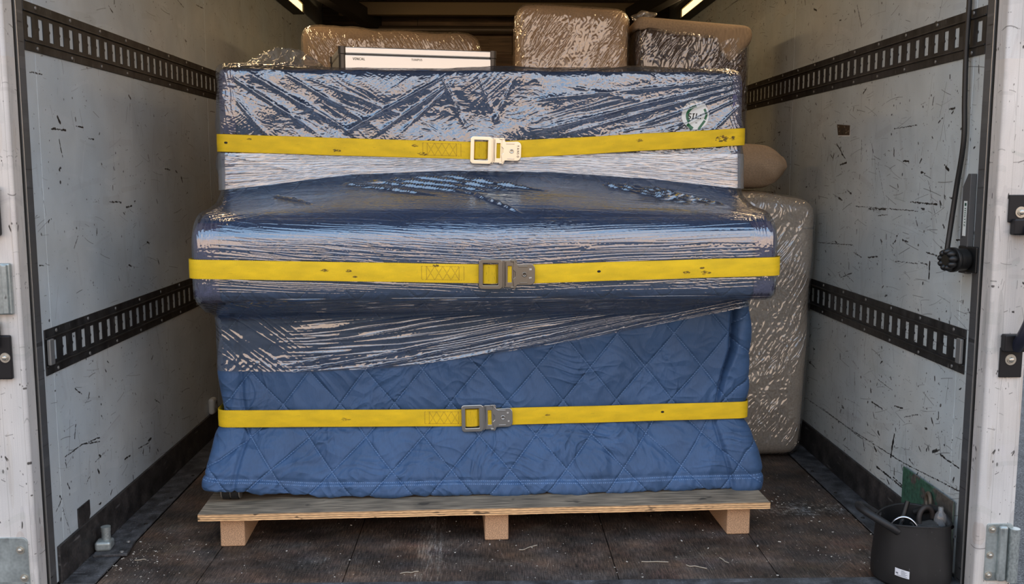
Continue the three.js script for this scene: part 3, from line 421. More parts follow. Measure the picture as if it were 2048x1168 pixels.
const padUp = [[1.288, -0.285, 0.744], [1.262, -0.250, 0.7475], [1.10, -0.2475, 0.749], [0.955, -0.248, 0.749]], padKey = [[0.870, 0.028, 0.7505], [0.854, 0.053, 0.7525], [0.83, 0.067, 0.7535], [0.70, 0.0685, 0.7545], [0.680, 0.062, 0.7535], [0.668, 0.046, 0.7515]];
onPiano('corner_pad', pad(-1, padUp, 0.03, 0.1), padMat); onPiano('corner_pad', pad(1, padUp, 0.008, 0.1), padMat);
onPiano('corner_pad', pad(-1, padKey, 0.055, 0.3), padMat); onPiano('corner_pad', pad(1, padKey, 0.048, 0.3), padMat);
onPiano('stretch_film', filmGeo, filmMat).userData.label = 'clear stretch film, crinkled and shiny';
// a second turn of film round the upper case, ending in a milky edge above the lid
{
  const n = 90, lowPts = slopeTop, cols = columns(30, 8, 260);
  const g = loft(n, cols, 0.028, (i, j, c) => { const y = lerp(1.052, polyAt(lowPts, c.x) + 0.004, i / (n - 1)); return [y, lerp(-0.234, -0.226, i / (n - 1)), 0.7545]; }, (i, j, c, y) => 0.0015 * noise(c.x * 8, y * 60) + 0.002 * (i / n) * noise(c.x * 14, 4), (i, j, c) => [c.x, i / n * 0.09]);
  const b = relief(2048, 256, (u, v) => { const x = u * 1.5, s = v * 0.14; return 0.00050 * thin(streak(x, s, 0.05, 130, 2.2, 7), 2.4) + 0.00035 * thin(streak(x, s, -0.08, 210, 3, 19), 2.6); });
  const m = phys({ color: '#ffffff', transmission: 0.92, thickness: 0, ior: 2.7, roughness: 0.08, bumpMap: b, bumpScale: 1, side: THREE.DoubleSide }); b.repeat.set(1 / 1.5, 1 / 0.14);
  onPiano('film_band', g, m).userData.label = 'second milky turn of stretch film with a free lower edge';
}
// loose film bunched up on the top left
{
  const g = new THREE.PlaneGeometry(0.25, 0.16, 90, 60).rotateX(-Math.PI / 2), p = g.attributes.position;
  for (let i = 0; i < p.count; i++) { const x = p.getX(i), z = p.getZ(i), e = Math.max(0, 1 - (x / 0.125) ** 2) * Math.max(0, 1 - (z / 0.08) ** 2); p.setY(i, e * (0.03 + 0.032 * ridge(x * 26 + 3, z * 22) + 0.012 * noise(x * 70, z * 70)) + 0.001); }
  g.computeVertexNormals(); onPiano('film_tail', g.translate(-0.585, 1.300, -0.40), filmTail());
}
function filmTail() { return phys({ color: '#ffffff', transmission: 0.96, thickness: 0, ior: 2.2, roughness: 0.06, side: THREE.DoubleSide }); }
// round sticker on the film
{
  const n = 40, g = new THREE.PlaneGeometry(0.086, 0.086, n, n), p = g.attributes.position, c = {};
  for (let i = 0; i < p.count; i++) { const x = p.getX(i) + 0.606, y = p.getY(i) + 1.163; c.x = x; p.setZ(i, 0.0026 + filmPush(FA + Math.round(FB * clamp((1.297 - y) / 0.34)), 0, c, y, 0)); p.setX(i, x); p.setY(i, y); }
  g.translate(0, 0, -0.2425); g.computeVertexNormals();
  const t = canvasTex(512, 512, (q) => {
    q.clearRect(0, 0, 512, 512); q.fillStyle = '#e9eae4'; q.beginPath(); q.ellipse(256, 256, 236, 250, 0.1, 0, 7); q.fill();
    q.strokeStyle = '#2e6a48'; q.lineWidth = 52; q.beginPath(); q.arc(290, 270, 170, 2.5, 4.6); q.stroke(); q.lineWidth = 40; q.beginPath(); q.arc(270, 250, 172, -0.6, 0.5); q.stroke(); q.beginPath(); q.moveTo(420, 350); q.lineTo(310, 500); q.stroke(); q.lineWidth = 56; q.beginPath(); q.moveTo(110, 410); q.lineTo(210, 490); q.stroke();
    q.fillStyle = '#14140f'; q.font = 'bold 140px sans-serif'; q.setTransform(1, 0, -0.18, 1, 60, 0); q.fillText('SIL:', 112, 326); q.setTransform(1, 0, 0, 1, 0, 0); q.fillStyle = '#3b3b37'; q.fillRect(256, 384, 34, 12);
  });
  onPiano('round_sticker', g, std({ map: t, alphaTest: 0.5, roughness: 0.4, side: THREE.DoubleSide })).userData.label = 'white and green round sticker with black letters';
}
const rubber = std({ color: '#151515', roughness: 0.75 }), rimMat = std({ color: '#77736d', roughness: 0.5, metalness: 0.3 });
for (const [x, z] of [[-0.712, -0.092], [0.70, -0.14], [-0.70, -0.5], [0.70, -0.5]]) {
  const w = new THREE.Group(); w.name = 'caster'; w.position.set(x, 0, z); piano.add(w);
  part('wheel', merge([cylX(0.0265, 0.019, 28, -0.0115, 0.0265, 0), cylX(0.0265, 0.019, 28, 0.0115, 0.0265, 0), cylX(0.02, 0.05, 16, 0, 0.0265, 0)]), rubber, w);
  part('rim', merge([cylX(0.0245, 0.0035, 28, -0.024, 0.0265, 0), cylX(0.0245, 0.0035, 28, 0.024, 0.0265, 0), cylX(0.024, 0.003, 28, 0, 0.0265, 0)]), rimMat, w);
  part('fork', box(0.07, 0.03, 0.05, 0.006, -0.01, 0.066, -0.03), rubber, w);
}

// ------------------------------------------------------------------ pallet
const inLoad = (x, y, z) => { const c = Math.cos(TURN), s = Math.sin(TURN); return [LOAD[0] + x * c + z * s, y + LOAD[1], LOAD[2] - x * s + z * c]; };
{
  const deckTex = datTex(2048, 512, (u, v, c) => { const x = u * 1.55, z = v * 0.4, g = 1 + 0.4 * noise(x * 14, z * 160) + 0.12 * noise(x * 40, z * 420) + 0.18 * fbm(x * 5, z * 9, 3), d = sstep(0.22, 0.42, fbm(x * 8 + 9, z * 16, 4) - 0.24) * 0.4, k = g * (1 - d); c[0] = 142 * k; c[1] = 126 * k; c[2] = 106 * k; });
  const edgeTex = datTex(2048, 64, (u, v, c) => { const x = u * 1.55, ply = 1 + 0.22 * Math.sin(v * 19 + noise(x * 6, v * 3) * 1.5) + 0.25 * noise(x * 60, v * 9), d = sstep(0.24, 0.4, fbm(x * 16 + 3, v * 1.2 + 4, 3) - 0.14) * 0.5, k = ply * (1 - d); c[0] = 206 * k; c[1] = 164 * k; c[2] = 118 * k; });
  const p = thing('loading_pallet', 'weathered plywood pallet on three chipboard bearers under the piano', 'pallet', inLoad(0, 0, 0), TURN);
  const dz = 0.6, g = new THREE.BoxGeometry(1.545, 0.018, dz, 220, 1, 1).translate(-0.003, 0.0905, 0.03 - dz / 2), pp = g.attributes.position;
  for (let i = 0; i < pp.count; i++) { const x = pp.getX(i); pp.setY(i, pp.getY(i) - 0.004 * (1 - (x / 0.77) ** 2) * 0 + 0.0012 * noise(x * 4, 2)); if (pp.getZ(i) > 0) pp.setZ(i, pp.getZ(i) + 0.0022 * noise(x * 30, pp.getY(i) * 300) - 0.003 * Math.max(0, noise(x * 11, 7))); }
  g.computeVertexNormals();
  const deckMat = std({ map: deckTex, roughness: 0.8 }), rawMat = std({ map: edgeTex, roughness: 0.85 });
  part('deck_board', g, [rawMat, rawMat, deckMat, deckMat, rawMat, rawMat], p);
  const chipTex = datTex(256, 256, (u, v, c) => { const n = noise(u * 60, v * 60), m = noise(u * 110 + 7, v * 90), k = 0.95 + 0.35 * n + 0.3 * m - (m > 0.42 ? 0.3 : 0); c[0] = 198 * k; c[1] = 158 * k; c[2] = 122 * k; }), chipMat = std({ map: chipTex, roughness: 0.9 });
  for (const x of [-0.692, 0.018, 0.69]) { const b = metreUV(new RoundedBoxGeometry(0.065, 0.0805, 0.55, 2, 0.004).translate(0, 0.0405, -0.255), 7); part('bearer', b, chipMat, p, [x, 0, -0.016]); }
}
// ------------------------------------------------------------------ straps
const strapBump = relief(512, 64, (u, v) => 0.00025 * Math.sin(v * Math.PI * 2 * 22) * Math.sin(u * Math.PI * 2 * 64));
strapBump.wrapS = THREE.RepeatWrapping;
function webTexture(seed, stitchX, stains, hole) {   // 1.6 m of webbing, 50 mm wide
  return canvasTex(2048, 128, (g) => {
    const r = rng(seed), X = (m) => (m + 0.8) / 1.6 * 2048; g.fillStyle = '#ecc312'; g.fillRect(0, 0, 2048, 128);
    g.fillStyle = '#6a5312'; for (let i = 0; i < 2048; i += 6) { g.globalAlpha = 0.55; g.fillRect(i, 0, 3, 3); g.fillRect(i, 125, 3, 3); }
    g.strokeStyle = '#8a5a1a'; g.lineWidth = 2.2; g.globalAlpha = 0.85; const x0 = X(stitchX), x1 = X(stitchX + 0.108); g.setLineDash([5, 4]); g.strokeRect(x0, 18, x1 - x0, 90); g.strokeRect(x0 + 16, 18, x1 - x0 - 32, 90);
    g.beginPath(); for (let k = 0; k < 4; k++) { const a = x0 + 16 + (x1 - x0 - 32) * k / 4, b = x0 + 16 + (x1 - x0 - 32) * (k + 1) / 4; g.moveTo(a, 18); g.lineTo(b, 108); g.moveTo(b, 18); g.lineTo(a, 108); } g.stroke(); g.setLineDash([]);
    for (const [m, y, rad, al] of stains) for (let k = 0; k < 26; k++) { g.globalAlpha = Math.min(1, al * 1.5) * (0.3 + r() * 0.7); g.fillStyle = r() < 0.6 ? '#3a2c12' : '#6b4a16'; const a = r() * 7, q = rad * Math.sqrt(r()); g.beginPath(); g.ellipse(X(m) + Math.cos(a) * q * 1.4, y + Math.sin(a) * q, 1.5 + r() * rad * 0.4, 1.2 + r() * rad * 0.22, r() * 3, 0, 7); g.fill(); }
    for (const m of hole) { g.globalAlpha = 1; g.fillStyle = '#14100a'; g.beginPath(); g.ellipse(X(m), 62, 6, 8, 0, 0, 7); g.fill(); }
    for (let k = 0; k < 260; k++) { g.globalAlpha = 0.05 + r() * 0.16; g.fillStyle = r() < 0.5 ? '#7d5c10' : '#fff0a0'; g.fillRect(r() * 2048, r() * 128, 1 + r() * 14, 1 + r() * 3); }
    g.globalAlpha = 1; const im = g.getImageData(0, 0, 2048, 128), d = im.data; for (let j = 0; j < 128; j++) for (let i = 0; i < 2048; i++) { const o = (j * 2048 + i) * 4, k = 1 + 0.12 * noise(i / 2.2, j / 1.6) + 0.08 * fbm(i / 90 + seed, j / 60, 3); d[o] *= k; d[o + 1] *= k; d[o + 2] *= k; } g.putImageData(im, 0, 0);
  });
}
const font = await new FontLoader().loadAsync('fonts/droid/droid_sans_bold.typeface.json');
function buckle(parent, x, y, z, mat, tilt, marks, markMat, webMat) {
  const b = new THREE.Group(); b.name = 'buckle'; b.position.set(x, y, z); b.rotation.z = tilt; parent.add(b);
  const ring = roundRect(new THREE.Shape(), -0.029, -0.037, 0.058, 0.074, 0.007); ring.holes.push(roundRect(new THREE.Path(), -0.0215, -0.0295, 0.042, 0.059, 0.003));
  part('frame', plateGeo(ring, 0.005, 0.0018), mat, b, [0, 0, 0.006]);
  // webbing turned round the bar, bulging in the frame
  const lp = new THREE.PlaneGeometry(0.036, 0.049, 24, 4), pp = lp.attributes.position; for (let i = 0; i < pp.count; i++) { const t = pp.getX(i) / 0.018; pp.setZ(i, 0.0075 * Math.sqrt(Math.max(0, 1 - t * t * 0.96))); } lp.computeVertexNormals();
  part('webbing_loop', lp, webMat, b, [-0.002, 0, 0.0022]);
  part('cross_bar', merge([cyl(0.0028, 0.0028, 0.07, 12, 0.032, 0, 0.008), box(0.006, 0.066, 0.004, 0.001, 0.0375, 0, 0.007)]), mat, b);
  const body = roundRect(new THREE.Shape(), 0.034, -0.033, 0.032, 0.068, 0.003); body.holes.push(roundRect(new THREE.Path(), 0.0425, -0.022, 0.0125, 0.044, 0.002));
  part('catch', plateGeo(body, 0.003, 0.001), mat, b, [0, 0, 0.005]);
  const lw = new THREE.PlaneGeometry(0.014, 0.044, 6, 2); part('webbing_loop', lw, webMat, b, [0.0487, 0, 0.0062]);
  part('ear', merge([box(0.014, 0.006, 0.014, 0.0015, 0.058, 0.0345, 0.006), box(0.014, 0.006, 0.014, 0.0015, 0.058, -0.0335, 0.006), cyl(0.003, 0.003, 0.074, 10, 0.061, 0, 0.010)]), mat, b);
  const lv = new THREE.Shape(); lv.moveTo(0.060, 0.034); lv.lineTo(0.068, 0.024); lv.lineTo(0.100, 0.026); lv.absarc(0.1, 0.014, 0.012, Math.PI / 2, 0, true); lv.lineTo(0.112, -0.012); lv.absarc(0.1, -0.014, 0.012, 0, -Math.PI / 2, true); lv.lineTo(0.068, -0.026); lv.lineTo(0.060, -0.033); lv.lineTo(0.058, -0.012); lv.lineTo(0.064, -0.006); lv.lineTo(0.064, 0.006); lv.lineTo(0.058, 0.012); lv.lineTo(0.060, 0.034);
  const hole = new THREE.Path(); hole.absarc(0.086, 0, 0.0034, 0, Math.PI * 2); lv.holes.push(hole);
  const lever = part('lever', plateGeo(lv, 0.003, 0.0012), mat, b, [0, 0, 0.010]);
  part('rivet', merge([new THREE.TorusGeometry(0.0052, 0.0016, 8, 20).translate(0.086, 0, 0.0045), box(0.02, 0.0032, 0.003, 0.001, 0.084, -0.0215, 0.0045), box(0.024, 0.0032, 0.003, 0.001, 0.082, 0.0205, 0.0045), cylZ(0.0016, 0.0016, 0.004, 10, 0.086, 0, 0.002)]), mat, lever);
  marks.forEach(([ch, mx, my]) => part('stamp', new TextGeometry(ch, { font, size: 0.0062, depth: 0.0004, curveSegments: 3 }).rotateZ(-1.5).translate(mx, my, 0.0042), markMat, lever));
}
function strap(name, label, y3, F, W, texture, bx, metal, tilt, marks, markMat) {
  const s = thing(name, label, 'strap', inLoad(0, 0, 0), TURN, 'yellow straps round the piano');
  const r = 0.03, pts = [], bz = -0.632;
  const yAt = (x) => polyAt([[-0.76, y3[0]], [bx - 0.03, y3[1]], [bx + 0.1, y3[2]], [0.76, y3[3]]], x), push = (x, z, nx, nz) => pts.push([x, z, nx, nz]);
  for (let i = 0; i <= 16; i++) push(-W, lerp(bz, F - r, i / 16), -1, 0);
  for (let i = 1; i < 8; i++) { const a = i / 8 * Math.PI / 2; push(-W + r - r * Math.cos(a), F - r + r * Math.sin(a), -Math.cos(a), Math.sin(a)); }
  for (let i = 0; i <= 160; i++) push(lerp(-W + r, W - r, i / 160), F, 0, 1);
  for (let i = 1; i < 8; i++) { const a = i / 8 * Math.PI / 2; push(W - r + r * Math.sin(a), F - r + r * Math.cos(a), Math.sin(a), Math.cos(a)); }
  for (let i = 0; i <= 16; i++) push(W, lerp(F - r, bz, i / 16), 1, 0);
  for (let i = 1; i < 12; i++) push(lerp(W, -W, i / 12), bz, 0, -1);
  push(-W, bz, -1, 0);
  const P = [], N = [], U = [], I = [], H = 0.0245, T = 0.0022; let run = 0;
  const ring = [[-H, 0], [-H, T], [0, T + 0.0004], [H, T], [H, 0], [-H, 0]], rv = [0.02, 0, 0.5, 1, 0.98, 0.02];
  pts.forEach(([x, z, nx, nz], i) => {
    const y = yAt(x) + 0.0015 * noise(x * 5, y3[0] * 9), u = Math.abs(nz) > 0.5 && nz > 0 ? x : x + (x < 0 ? 1 : -1) * (z - F) * 0.9, puff = 0.0012 * noise(x * 4 + y3[0], 3);
    ring.forEach(([h, t], k) => { P.push(x + nx * (t + puff), y + h, z + nz * (t + puff)); U.push((u + 0.8) / 1.6, rv[k]); });
    if (i) for (let k = 0; k < 5; k++) { const a = (i - 1) * 6 + k, b = a + 1, c = i * 6 + k, d = c + 1; I.push(a, c, b, b, c, d); }
  });
  let g = new THREE.BufferGeometry(); g.setAttribute('position', new THREE.Float32BufferAttribute(P, 3)); g.setAttribute('uv', new THREE.Float32BufferAttribute(U, 2)); g.setIndex(I); g.computeVertexNormals();
  const bumpT = strapBump.clone(); bumpT.repeat.set(10, 1); const wm = std({ map: texture, roughness: 0.68, bumpMap: bumpT, bumpScale: 1, side: THREE.DoubleSide });
  part('webbing', g, wm, s);
  buckle(s, bx, yAt(bx), F + T, metal, tilt, marks, markMat, wm);
}
const bright = std({ color: '#e9e2cf', roughness: 0.28, metalness: 0.95 }), worn = std({ color: '#8c867c', roughness: 0.34, metalness: 1 }), zinc = std({ color: '#b4b4b2', roughness: 0.3, metalness: 1 });
const inkDark = std({ color: '#2a2722', roughness: 0.7 }), inkLight = std({ color: '#dedad2', roughness: 0.6 });
const letters = (t, x, y0, dy) => [...t].map((c, i) => [c, x, y0 - i * dy]);
strap('tie_strap', 'topmost yellow webbing strap with a bright pale buckle, round the upper piano case', [1.081, 1.060, 1.064, 1.102], -0.2335, 0.7545, webTexture(3, -0.178, [[-0.42, 92, 10, 0.5], [-0.20, 40, 8, 0.4], [-0.18, 100, 12, 0.45], [0.69, 70, 26, 0.6], [0.44, 50, 9, 0.35], [-0.66, 30, 6, 0.3]], [-0.725]), -0.013, bright, -0.03, letters('YANSO', 0.101, 0.017, 0.0072), inkDark);
strap('tie_strap', 'middle yellow webbing strap with a dark worn buckle, round the key bed', [0.758, 0.741, 0.740, 0.756], 0.0772, 0.7625, webTexture(4, -0.176, [[-0.42, 58, 9, 0.4], [-0.36, 58, 7, 0.4], [-0.345, 96, 5, 0.6], [-0.14, 14, 7, 0.6], [0.56, 92, 12, 0.4], [0.51, 88, 8, 0.4], [0.55, 60, 5, 0.6]], [0.28]), 0.0, worn, -0.01, [['R', 0.098, 0.016], ['S', 0.098, -0.006]], inkLight);
strap('tie_strap', 'lowest yellow webbing strap with a grey zinc buckle, round the bare quilt', [0.318, 0.311, 0.312, 0.320], -0.1305, 0.7545, webTexture(6, -0.178, [[-0.40, 70, 12, 0.2], [0.17, 60, 6, 0.3]], [0.5]), -0.044, zinc, 0.02, [['o', 0.097, 0.016], ['o', 0.099, -0.008]], inkLight);

// ------------------------------------------------------------------ lashing rails
const railTex = datTex(1024, 256, (u, v, c) => { const k = 0.85 + 0.4 * fbm(u * 30, v * 8, 4) + 0.2 * noise(u * 300, v * 70), s = sstep(0.45, 0.6, noise(u * 120, v * 30 + 7)) * 70; c[0] = 66 * k + s; c[1] = 65 * k + s; c[2] = 64 * k + s; });
const railMat = std({ map: railTex, roughness: 0.42, metalness: 0.45 }), rivetMat = std({ color: '#8e8c88', roughness: 0.4, metalness: 0.6 }), capMat = std({ color: '#8b8b89', roughness: 0.4, metalness: 0.5 });
function rail(label, X, s, yc, z0, z1, cap) {        // s: towards the room
  const t = thing('lashing_rail', label, 'rail', [X, yc, (z0 + z1) / 2], 0, 'slotted lashing rails on the truck walls'), L = z0 - z1;
  const turn = s > 0 ? Math.PI / 2 : -Math.PI / 2;   // plate drawn in x (along) and y, facing +z
  const sh = new THREE.Shape(); sh.moveTo(-L / 2, -0.0345); sh.lineTo(L / 2, -0.0345); sh.lineTo(L / 2, 0.0345); sh.lineTo(-L / 2, 0.0345);
  const first = cap ? 0.05 : 0.03, n = Math.floor((L - first - 0.02) / 0.0555), ends = [];
  for (let i = 0; i < n; i++) { const zz = first + i * 0.0555, x = s > 0 ? -L / 2 + zz : L / 2 - zz; const h = new THREE.Path(); h.moveTo(x - 0.011, -0.0235); h.lineTo(x - 0.011, -0.004); h.lineTo(x - 0.007, -0.002); h.lineTo(x - 0.007, 0.002); h.lineTo(x - 0.011, 0.004); h.lineTo(x - 0.011, 0.0235); h.lineTo(x + 0.011, 0.0235); h.lineTo(x + 0.011, -0.0235); sh.holes.push(h); ends.push(x); }
  const rot = (g) => g.rotateY(turn);
  const plate = new THREE.ExtrudeGeometry(sh, { depth: 0.0014, bevelEnabled: false }).translate(0, 0, 0.0006);
  part('slotted_plate', rot(metreUV(plate)), railMat, t);
  for (const q of [1, -1]) {
    part('flange', rot(box(L, 0.022, 0.003, 0.001, 0, q * 0.044, 0.0016)), railMat, t);
    part('web', rot(box(L, 0.004, 0.007, 0.0015, 0, q * 0.0335, 0.0035)), railMat, t);
    for (let zz = 0.06; zz < L; zz += 0.187) part('rivet', rot(new THREE.SphereGeometry(0.0048, 12, 8).scale(1, 1, 0.5).translate(s > 0 ? -L / 2 + zz : L / 2 - zz, q * 0.046, 0.0035)), rivetMat, t);
  }
  if (cap) { const x = s > 0 ? -L / 2 : L / 2, k = s > 0 ? 1 : -1; part('end_cap', rot(box(0.024, 0.062, 0.009, 0.003, x + k * 0.016, 0, 0.008)), capMat, t); }
}
rail('upper slotted dark steel rail along the left wall', XL, 1, 1.3295, -2.258, -5.6, false);
rail('lower slotted dark steel rail along the left wall', XL, 1, 0.575, -2.268, -5.6, true);
rail('upper slotted dark steel rail along the right wall', XR, -1, 1.3265, -2.258, -5.6, false);
rail('lower slotted dark steel rail along the right wall', XR, -1, 0.568, -2.268, -5.6, true);

// ------------------------------------------------------------------ furniture behind the piano
const wrapBump = relief(1024, 1024, (u, v) => { const k = sstep(-0.2, 0.25, noise(u * 6, v * 5)); return 0.0016 * thin(streak(u, v, 1.15, 42, 4, 5), 2.6) * (0.35 + k) + 0.0011 * thin(streak(u, v, 0.9, 80, 9, 17), 2.6) * k + 0.0007 * (ridge(u * 60 + noise(u * 20, v * 20), v * 40) - 0.4); });
wrapBump.wrapS = wrapBump.wrapT = THREE.MirroredRepeatWrapping;
const wrapMat = phys({ color: '#ffffff', transmission: 0.975, thickness: 0, ior: 2.3, roughness: 0.07, bumpMap: wrapBump, bumpScale: 1.6, side: THREE.DoubleSide });
function clothTex(r, g, b, f = 150) { return datTex(512, 512, (u, v, c) => { const k = 1 + 0.14 * noise(u * f, v * f) + 0.1 * fbm(u * 5, v * 5, 3) + 0.05 * noise(u * f * 1.6, v * 20); c[0] = r * k; c[1] = g * k; c[2] = b * k; }); }
const tanMat = std({ map: clothTex(176, 150, 122), roughness: 0.9 }), brownMat = std({ map: clothTex(66, 46, 36), roughness: 0.85 }), greyTanMat = std({ map: clothTex(168, 156, 140), roughness: 0.9 }), beigeMat = std({ map: clothTex(172, 148, 122, 190), roughness: 0.95 });
function wrapped(name, label, category, mat, w, h, d, r, pos, ry, shape) {
  const t = thing(name, label, category, [pos[0], pos[1], pos[2]], ry);
  const body = softBox(w, h, d, r, 0.03, (p, n) => { shape?.(p); p.addScaledVector(n, 0.006 * n3(p, 4, 3)); }).translate(0, h / 2 + 0.004, 0);
  const film = softBox(w + 0.008, h + 0.006, d + 0.008, r + 0.004, 0.012, (p, n) => { shape?.(p); p.addScaledVector(n, 0.006 * n3(p, 4, 3) + 0.002 + 0.0045 * Math.max(0, n3(p, 16, 7)) + 0.002 * n3(p, 34, 2) * (p.y > -h / 2 + 0.04 ? 1 : 0)); if (p.y < -h / 2 - 0.0035) p.y = -h / 2 - 0.0035; }).translate(0, h / 2 + 0.004, 0);
  part('upholstery', body, mat, t); part('film_wrap', film, wrapMat, t); return t;
}
wrapped('wrapped_mattress', 'tan padded piece in film standing behind the silver case', 'mattress', tanMat, 0.705, 1.555, 0.34, 0.05, [-0.39, 0, -4.09], 0, (p) => { p.y += (p.y > 0.6 ? 1 : 0) * (-0.05 * p.x + 0.01 * noise(p.x * 9, 3)); });
const sofa = wrapped('wrapped_sofa', 'tall grey-beige padded piece in film standing on the floor against the right wall', 'sofa', greyTanMat, 0.98, 0.925, 0.66, 0.055, [0.622, 0, -3.60], 0, (p) => { p.x += 0.028 * (p.y / 0.925); if (p.y > 0.35) p.y -= 0.02 * sstep(0.3, 0.5, p.x); });
wrapped('wrapped_cushion', 'pale tan padded block in film above the right half of the piano', 'cushion', std({ map: clothTex(186, 158, 128), roughness: 0.9 }), 0.415, 0.655, 0.36, 0.045, [0.312, 0.945, -3.81], 0, (p) => { p.x -= (p.x < -0.1 && p.y < 0.2 ? 0.03 * (0.2 - p.y) : 0); p.y -= p.y > 0.2 ? 0.05 * p.x : 0; });
{
  const a = wrapped('wrapped_armchair', 'dark brown upholstered piece in film with a pale turned-over top edge', 'armchair', brownMat, 0.415, 0.585, 0.36, 0.045, [0.757, 0.945, -3.80], 0, (p) => { p.y -= p.y > 0.15 ? 0.08 * p.x : 0; });
  const g = softBox(0.436, 0.07, 0.372, 0.03, 0.015, (p) => { const dx = p.x; p.y += -0.08 * dx; if (p.y < -0.005) p.y -= 0.075 * sstep(0.06, 0.13, dx) * sstep(0.22, 0.13, dx) + 0.012 * noise(dx * 18, 3) - 0.022 * sstep(-0.06, -0.2, dx); });
  part('turned_over_cloth', g.translate(0, 0.573, 0), std({ map: clothTex(158, 138, 116), roughness: 0.9 }), a);
  const tuft = new THREE.IcosahedronGeometry(0.03, 4), p = tuft.attributes.position, v = new THREE.Vector3(); for (let i = 0; i < p.count; i++) { v.fromBufferAttribute(p, i); v.multiplyScalar(1 + 0.9 * n3(v, 40, 5)); v.y *= 0.7; v.x *= 1.2; p.setXYZ(i, v.x, v.y, v.z); } smoothNormals(tuft);
  part('film_knot', tuft.translate(-0.18, 0.628, 0.12), filmTail(), a);
}
{
  const t = thing('throw_pillow', 'beige cotton pillow squeezed on top of the film-wrapped piece at the right', 'pillow', [0.788, 0.943, -3.44], 0.05);
  const g = softBox(0.5, 0.15, 0.25, 0.074, 0.008, (p, n) => { const ex = Math.abs(p.x) / 0.25, ez = Math.abs(p.z) / 0.125, k = Math.sqrt(Math.max(0, 1 - Math.pow(ex, 5))) * Math.sqrt(Math.max(0.02, 1 - Math.pow(ez, 4) * 0.6)); p.y *= 0.25 + 0.78 * k; p.addScaledVector(n, 0.004 * n3(p, 9, 4) + 0.005 * ridge(p.x * 9 + p.y * 20, p.z * 20 + 4) * sstep(0.08, 0.2, p.x) * (p.y < 0.03 ? 1 : 0.3)); });
  part('cover', g.translate(0, 0.078, 0), beigeMat, t);
  const e = []; for (let i = 0; i <= 40; i++) { const x = lerp(-0.24, 0.246, i / 40); e.push([x, 0.078 - 0.004 + 0.002 * Math.sin(x * 30), 0.123 - 0.118 * sstep(0.17, 0.25, x)]); } part('seam', tube(e, 0.0022, 80, 6), std({ color: '#75614c', roughness: 0.9 }), t);
}
// ------------------------------------------------------------------ silver case on the piano
{
  const t = thing('metal_case', 'shallow silver aluminium case lying on top of the wrapped piano', 'case', [-0.449 + 0.2353 - 0.0375, 1.3045, -3.0 - 0.0587 - 0.15], 14 * Math.PI / 180);
  const alu = std({ color: '#e8e4dc', roughness: 0.34, metalness: 0.75 }), dk = std({ color: '#5a544d', roughness: 0.4, metalness: 0.7 });
  part('tray', box(0.485, 0.05, 0.3, 0.004, 0, 0.0255, 0), alu, t); part('lid', box(0.487, 0.0215, 0.302, 0.004, 0, 0.063, 0), alu, t);
  part('lid_seal', box(0.479, 0.004, 0.295, 0.001, 0, 0.0513, 0), sealMat, t);
  for (const sx of [-1, 1]) for (const sz of [-1, 1]) { part('corner_guard', cyl(0.011, 0.011, 0.05, 18, sx * 0.2355, 0.0255, sz * 0.143), dk, t); part('corner_cap', cyl(0.0125, 0.0125, 0.022, 18, sx * 0.2355, 0.0635, sz * 0.143), dk, t); }
  const ink = std({ color: '#3a352e', roughness: 0.8 });
  part('lettering', new TextGeometry('VINCAL', { font, size: 0.0075, depth: 0.0003, curveSegments: 3 }).translate(-0.205, 0.034, 0.1503), ink, t);
  part('lettering', new TextGeometry('TUMPUS', { font, size: 0.0062, depth: 0.0003, curveSegments: 3 }).translate(-0.025, 0.037, 0.1503), std({ color: '#8d867c', roughness: 0.8 }), t);
}
// ------------------------------------------------------------------ warm strip lamps along the top of the side walls
for (const [X, s, y, z0, z1, lab] of [[XL, 1, 1.872, -3.0, -5.36, 'warm strip lamp high on the left wall'], [XR, -1, 1.893, -3.0, -5.62, 'warm strip lamp high on the right wall']]) {
  const L = z0 - z1, t = thing('strip_lamp', lab, 'lamp', [X + s * 0.03, y, (z0 + z1) / 2], 0, 'strip lamps in the truck');
  part('housing', merge([box(0.058, 0.008, L, 0.002, 0, 0.027, 0), box(0.058, 0.008, L, 0.002, 0, -0.027, 0), box(0.008, 0.06, L, 0.002, -s * 0.025, 0, 0), box(0.06, 0.062, 0.012, 0.002, 0, 0, -L / 2), box(0.06, 0.062, 0.012, 0.002, 0, 0, L / 2)]), darkSteel, t);
  part('lamp_diffuser', box(0.012, 0.044, L - 0.02, 0.003, s * 0.016, 0, 0), std({ color: '#fff1d0', emissive: new THREE.Color(1, 0.62, 0.22), emissiveIntensity: 1.6, roughness: 0.6 }), t);
  const l = new THREE.RectAreaLight(new THREE.Color(1, 0.70, 0.38), 9.5, L - 0.05, 0.04); l.name = 'strip_lamp_glow'; l.position.set(s * 0.034, -0.002, 0); t.add(l); l.lookAt(t.position.x + s * 1.0, y - 0.5, t.position.z); l.castShadow = true;
}
